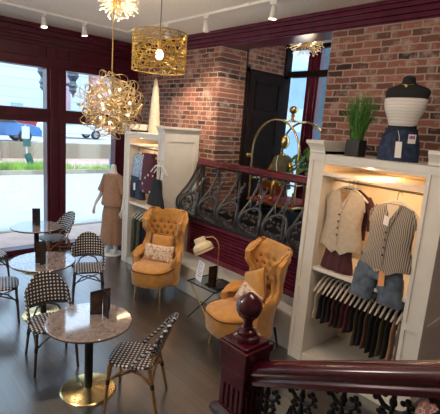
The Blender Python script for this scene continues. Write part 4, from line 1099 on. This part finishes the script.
car('blue car parked behind the concrete wall', 5.8, 23.8, .9, BLUE, PI)
car('white car parked farther back, right of the mullion', 12.2, 29, .9, mat('white car paint', (.7, .74, .8), .3), PI)
car('dark red car parked behind the blue car', 9.0, 33, .9, mat('red car paint', (.35, .04, .05), .3))
# buildings across the lot
def building(label, x0, x1, y0, y1, h, mt, wins, wm, z=1.0):
    r = thing('building', label, 'building', ((x0+x1)/2, y0, z))
    M = Matrix.Translation((-(x0+x1)/2, -y0, -z))
    m = MB(); m.M = M; m.box(x0, x1, y0, y1, z, h); m.build('facade', mt, r, smooth=0)
    for a, b, c, d in wins:
        m = MB(); m.M = M; m.box(a, b, y0-.06, y0+.05, c, d); m.build('window', wm, r, smooth=0)
    m = MB(); m.M = M; m.box(x0-.1, x1+.1, y0-.15, y1, h, h+.3); m.build('parapet', mt, r, smooth=0)
    return r
BW = mat('pale blue window glass', (.3, .45, .6), .2, var=.2, scale=.5)
PB = NT('pale panelled facade'); PB.setp(.6)
b = PB.n('ShaderNodeTexBrick'); PB.l(PB.coord('Object', 'xzy'), b.inputs['Vector']); b.inputs['Scale'].default_value = 1; b.inputs['Brick Width'].default_value = 4.2; b.inputs['Row Height'].default_value = .95; b.offset = 0
b.inputs['Mortar Size'].default_value = .05; b.inputs['Color1'].default_value = (.55, .7, .86, 1); b.inputs['Color2'].default_value = (.6, .74, .88, 1); b.inputs['Mortar'].default_value = (.4, .52, .66, 1)
PB.l(b.outputs['Color'], PB.p.inputs['Base Color'])
PINK = brick('pink brick facade', 'xzy', (.55, .27, .26), (.66, .36, .34), (.62, .45, .42), .6, .22, .3)
PINK2 = mat('mauve stucco pilaster', (.46, .3, .36), .9, var=.15, scale=4)
r = building('pale blue panelled building across the parking lot', -6, 21.2, 46, 60, 16, PB.m, [(13.0, 14.2, 2.2, 3.3)], BW)
m = MB(); m.M = Matrix.Translation((-7.6, -46, -1)); m.box(17.6, 19.0, 45.7, 46, 1, 10); m.build('pilaster', PINK2, r, smooth=0)
building('pink brick building with pale blue windows, right of the mullion', 21.5, 60, 44, 60, 16, PINK, [(a, a+1.0, c, c+3.6) for a in (22.2, 24.4, 27.0, 29.6, 32.2, 34.8) for c in (4.6, 9.5)], BW)
f = thing('mesh_fence', 'low grey fence at the foot of the pale building', 'fence', (17, 44.5, 1))
m = MB()
for i in range(60): m.box(-4+i*.14, -3.95+i*.14, -.03, .03, 0, 2.0)
m.build('pickets', mat('grey fence', (.3, .34, .36), .7), f, smooth=0)['kind'] = 'stuff'
MB().box(-4, 4.3, -.04, .04, 1.9, 2.0).build('top_rail', mat('grey fence rail', (.3, .34, .36), .7), f, smooth=0)
r = thing('brick_pillar', 'pink brick pillar at the left edge beyond the street', 'pillar', (5.1, 21.6, 0))
MB().box(-.9, .45, -.2, .3, 0, 7).build('shaft', PINK, r, smooth=0); MB().box(-.96, .51, -.25, .35, 0, .25).build('plinth', PINK, r, smooth=0)
r = thing('brick_pillar', 'pink brick pillar right of the blue lamp post', 'pillar', (13.15, 21.5, 0))
MB().box(-.25, .9, -.2, .4, 0, 7).build('shaft', PINK, r, smooth=0); MB().box(-.3, .95, -.25, .45, 0, .25).build('plinth', PINK, r, smooth=0)
# signs, lamps
SGW = mat('white sign back', (.62, .68, .7), .5, var=.05); SGG = mat('green sign', (.03, .12, .1), .5, var=.2)
r = thing('street_sign', 'leaning street sign post with white and green plates', 'sign', (6.2, 19.6, 0))
MB().tube([(0, 0, 0), (-.08, 0, 1.9)], .035, 8).build('post', SGW, r)
MB().box(-.24, .08, -.06, -.03, 1.33, 1.85).build('white_plate', SGW, r, smooth=0)
MB().box(-.2, .12, -.065, -.035, .98, 1.3).build('green_plate', SGG, r, smooth=0)
m = MB(); m.M = Matrix.Translation((.05, -.05, .42)) @ Matrix.Rotation(rad(-20), 4, 'Y'); m.box(-.14, .14, -.02, .02, -.26, .26); m.build('leaning_plate', SGG, r, smooth=0)
LPM = mat('blue grey lamp post', (.16, .25, .36), .5, var=.15)
r = thing('lamp_post', 'blue grey street lamp post seen beside the display case', 'lamp post', (10.35, 19.4, 0))
MB().lathe([(.34, 0), (.34, .12), (.26, .16), (.24, .45), (.28, .5), (.2, .56), (.17, .7), (.19, .76), (.13, .85), (.115, 2.2)], 16).build('base', LPM, r, smooth=35)
MB().lathe([(.115, 2.2), (.14, 2.25), (.1, 2.3), (.085, 3.6)], 16).build('shaft', LPM, r)
MB().lathe([(.1, 3.6), (.24, 3.85), (.28, 4.2), (.12, 4.4), (.02, 4.6)], 16).build('lantern', LPM, r)
LAN = mat('weathered lantern grey', (.14, .19, .23), .6, var=.2)
r = thing('twin_lantern', 'grey twin street lantern silhouetted behind the window mullion', 'street lamp', (3.45, 8.9, 0))
MB().tube([(0, 0, 0), (0, 0, 2.2), (0, 0, 3.5)], [.07, .05, .04], 12).build('post', LAN, r)
MB().tube([(-.26, 0, 3.12), (.26, 0, 3.12)], .035, 8).build('arm', LAN, r)
for s in (-1, 1):
    MB().lathe([(.001, 2.84), (.012, 2.88), (.02, 2.93), (.06, 2.97), (.085, 3.01), (.07, 3.05), (.1, 3.1), (.075, 3.14), (.06, 3.2), (.1, 3.26), (.125, 3.3), (.11, 3.34), (.14, 3.4), (.1, 3.46), (.02, 3.56)], 14, (s*.3, 0, 0)).build('lantern', LAN, r, smooth=35)

# blocks beyond the alcove window
def sidehouse(label, y0, y1, h, mt, wy):
    r = thing('building', label, 'building', (16, (y0+y1)/2, -.02)); M = Matrix.Translation((-16, -(y0+y1)/2, .02))
    m = MB(); m.M = M; m.box(16, 20, y0, y1, -.02, h); m.build('facade', mt, r, smooth=0)
    for a in wy:
        for z in (.8, 3.6, 6.4):
            m = MB(); m.M = M; m.box(15.95, 16.05, a, a+1.1, z, z+1.7); m.build('window', BW, r, smooth=0)
sidehouse('pale building seen through the left pane of the alcove window', 11.85, 24, 9.5, mat('pale street facade', (.55, .63, .7), .8, var=.2, scale=1.5), (12.15, 14.4, 16.8))
sidehouse('slate blue building seen through the right pane of the alcove window', 2, 11.75, 10, mat('slate blue facade', (.055, .085, .11), .8, var=.15, scale=1.5), (3, 5.2))

# ------------------------------------------------------------------ lights
def area(name, loc, tgt, size, e, c, sy=None):
    L = bpy.data.lights.new(name, 'AREA'); L.energy = e; L.color = c; L.size = size
    if sy: L.shape = 'RECTANGLE'; L.size_y = sy
    o = bpy.data.objects.new(name, L); COL.objects.link(o); o.location = loc
    o.rotation_euler = (Vector(tgt)-Vector(loc)).to_track_quat('-Z', 'Y').to_euler(); return o
def point(name, loc, e, c, s=.05):
    L = bpy.data.lights.new(name, 'POINT'); L.energy = e; L.color = c; L.shadow_soft_size = s
    o = bpy.data.objects.new(name, L); COL.objects.link(o); o.location = loc; return o
WARM = (1, .78, .52)
point('drum_bulb', (dx, dy, dz-.02), 30, (1, .8, .5), .04)
point('ball_bulbs', (bx, by, bz), 3, WARM, .1)
point('starburst_bulbs', (2.22, 4.16, 3.35), 18, WARM, .1)
point('alcove_bulbs', (5.2, 4.02, 3.4), 5, WARM, .12)
area('case_strip_right', (3.68, 1.905, 2.22), (3.95, 1.905, 1.9), .9, 4.5, (1, .6, .27), .04).rotation_euler = (0, 0, 0)
area('case_strip_left', (3.68, 5.9, 2.22), (3.95, 5.9, 1.9), .8, 1.6, (1, .62, .3), .04).rotation_euler = (0, 0, 0)
for nm, yy, pw in (('case_lamp_right', 1.905, 3.2), ('case_lamp_left', 5.9, 1.5)):
    area(nm, (4.08, yy, 2.08), (4.2, yy, 1.2), .8, pw, (1, .64, .34), .04)
point('added_fill', (-.7, 3.3, 3.0), 75, (1, .89, .77), .25)  # unseen fill light added to brighten the ceiling and the window side
area('added_fill', (1.9, .9, CZ-.05), (3.2, 1.6, .8), 1.0, 26, (1, .85, .7))  # second added fill, up at the ceiling out of view, no fitting modelled
for x0, x1, z0, z1 in ((3.06, 4.05, .1, 3.25), (.64, 2.72, .1, 3.25), (-1.76, .3, .1, 3.25)):
    o = area('daylight_portal', ((x0+x1)/2, 7.7, (z0+z1)/2), ((x0+x1)/2, 0, (z0+z1)/2), x1-x0, 1, (1, 1, 1), z1-z0); o.data.cycles.is_portal = True
o = area('daylight_portal', (AX1+.15, 3.8, 2.5), (0, 3.8, 2.5), 2.5, 1, (1, 1, 1), 2.9); o.data.cycles.is_portal = True

W = bpy.data.worlds.new('sky'); S.world = W; W.use_nodes = True
bg = W.node_tree.nodes['Background']; bg.inputs[0].default_value = (.64, .83, 1.0, 1); bg.inputs[1].default_value = 2.0
L = bpy.data.lights.new('sun', 'SUN'); L.energy = 1.5; L.color = (1, .95, .88); L.angle = rad(4)
o = bpy.data.objects.new('sun', L); COL.objects.link(o); o.rotation_euler = V(.25, .55, -1).to_track_quat('-Z', 'Y').to_euler()

# ------------------------------------------------------------------ camera
F = 415.45; yw, pt, rl = rad(42.807), rad(11.0007), rad(4.2892)
fwd = V(sin(yw)*cos(pt), cos(yw)*cos(pt), -sin(pt)); rt = V(cos(yw), -sin(yw), 0); up = rt.cross(fwd)
r2 = rt*cos(rl)+up*sin(rl); u2 = up*cos(rl)-rt*sin(rl)
cam = bpy.data.cameras.new('camera'); co = bpy.data.objects.new('camera', cam); COL.objects.link(co)
cam.sensor_fit = 'HORIZONTAL'; cam.sensor_width = 36; cam.lens = 36*F/440; cam.clip_start = .05; cam.clip_end = 300
Mx = Matrix((r2, u2, -fwd)).transposed().to_4x4(); Mx.translation = V(0, 0, 2.5); co.matrix_world = Mx
S.camera = co
S.view_settings.view_transform = 'Standard'; S.view_settings.look = 'None'; S.view_settings.gamma = 1
S.view_settings.exposure = 0.6
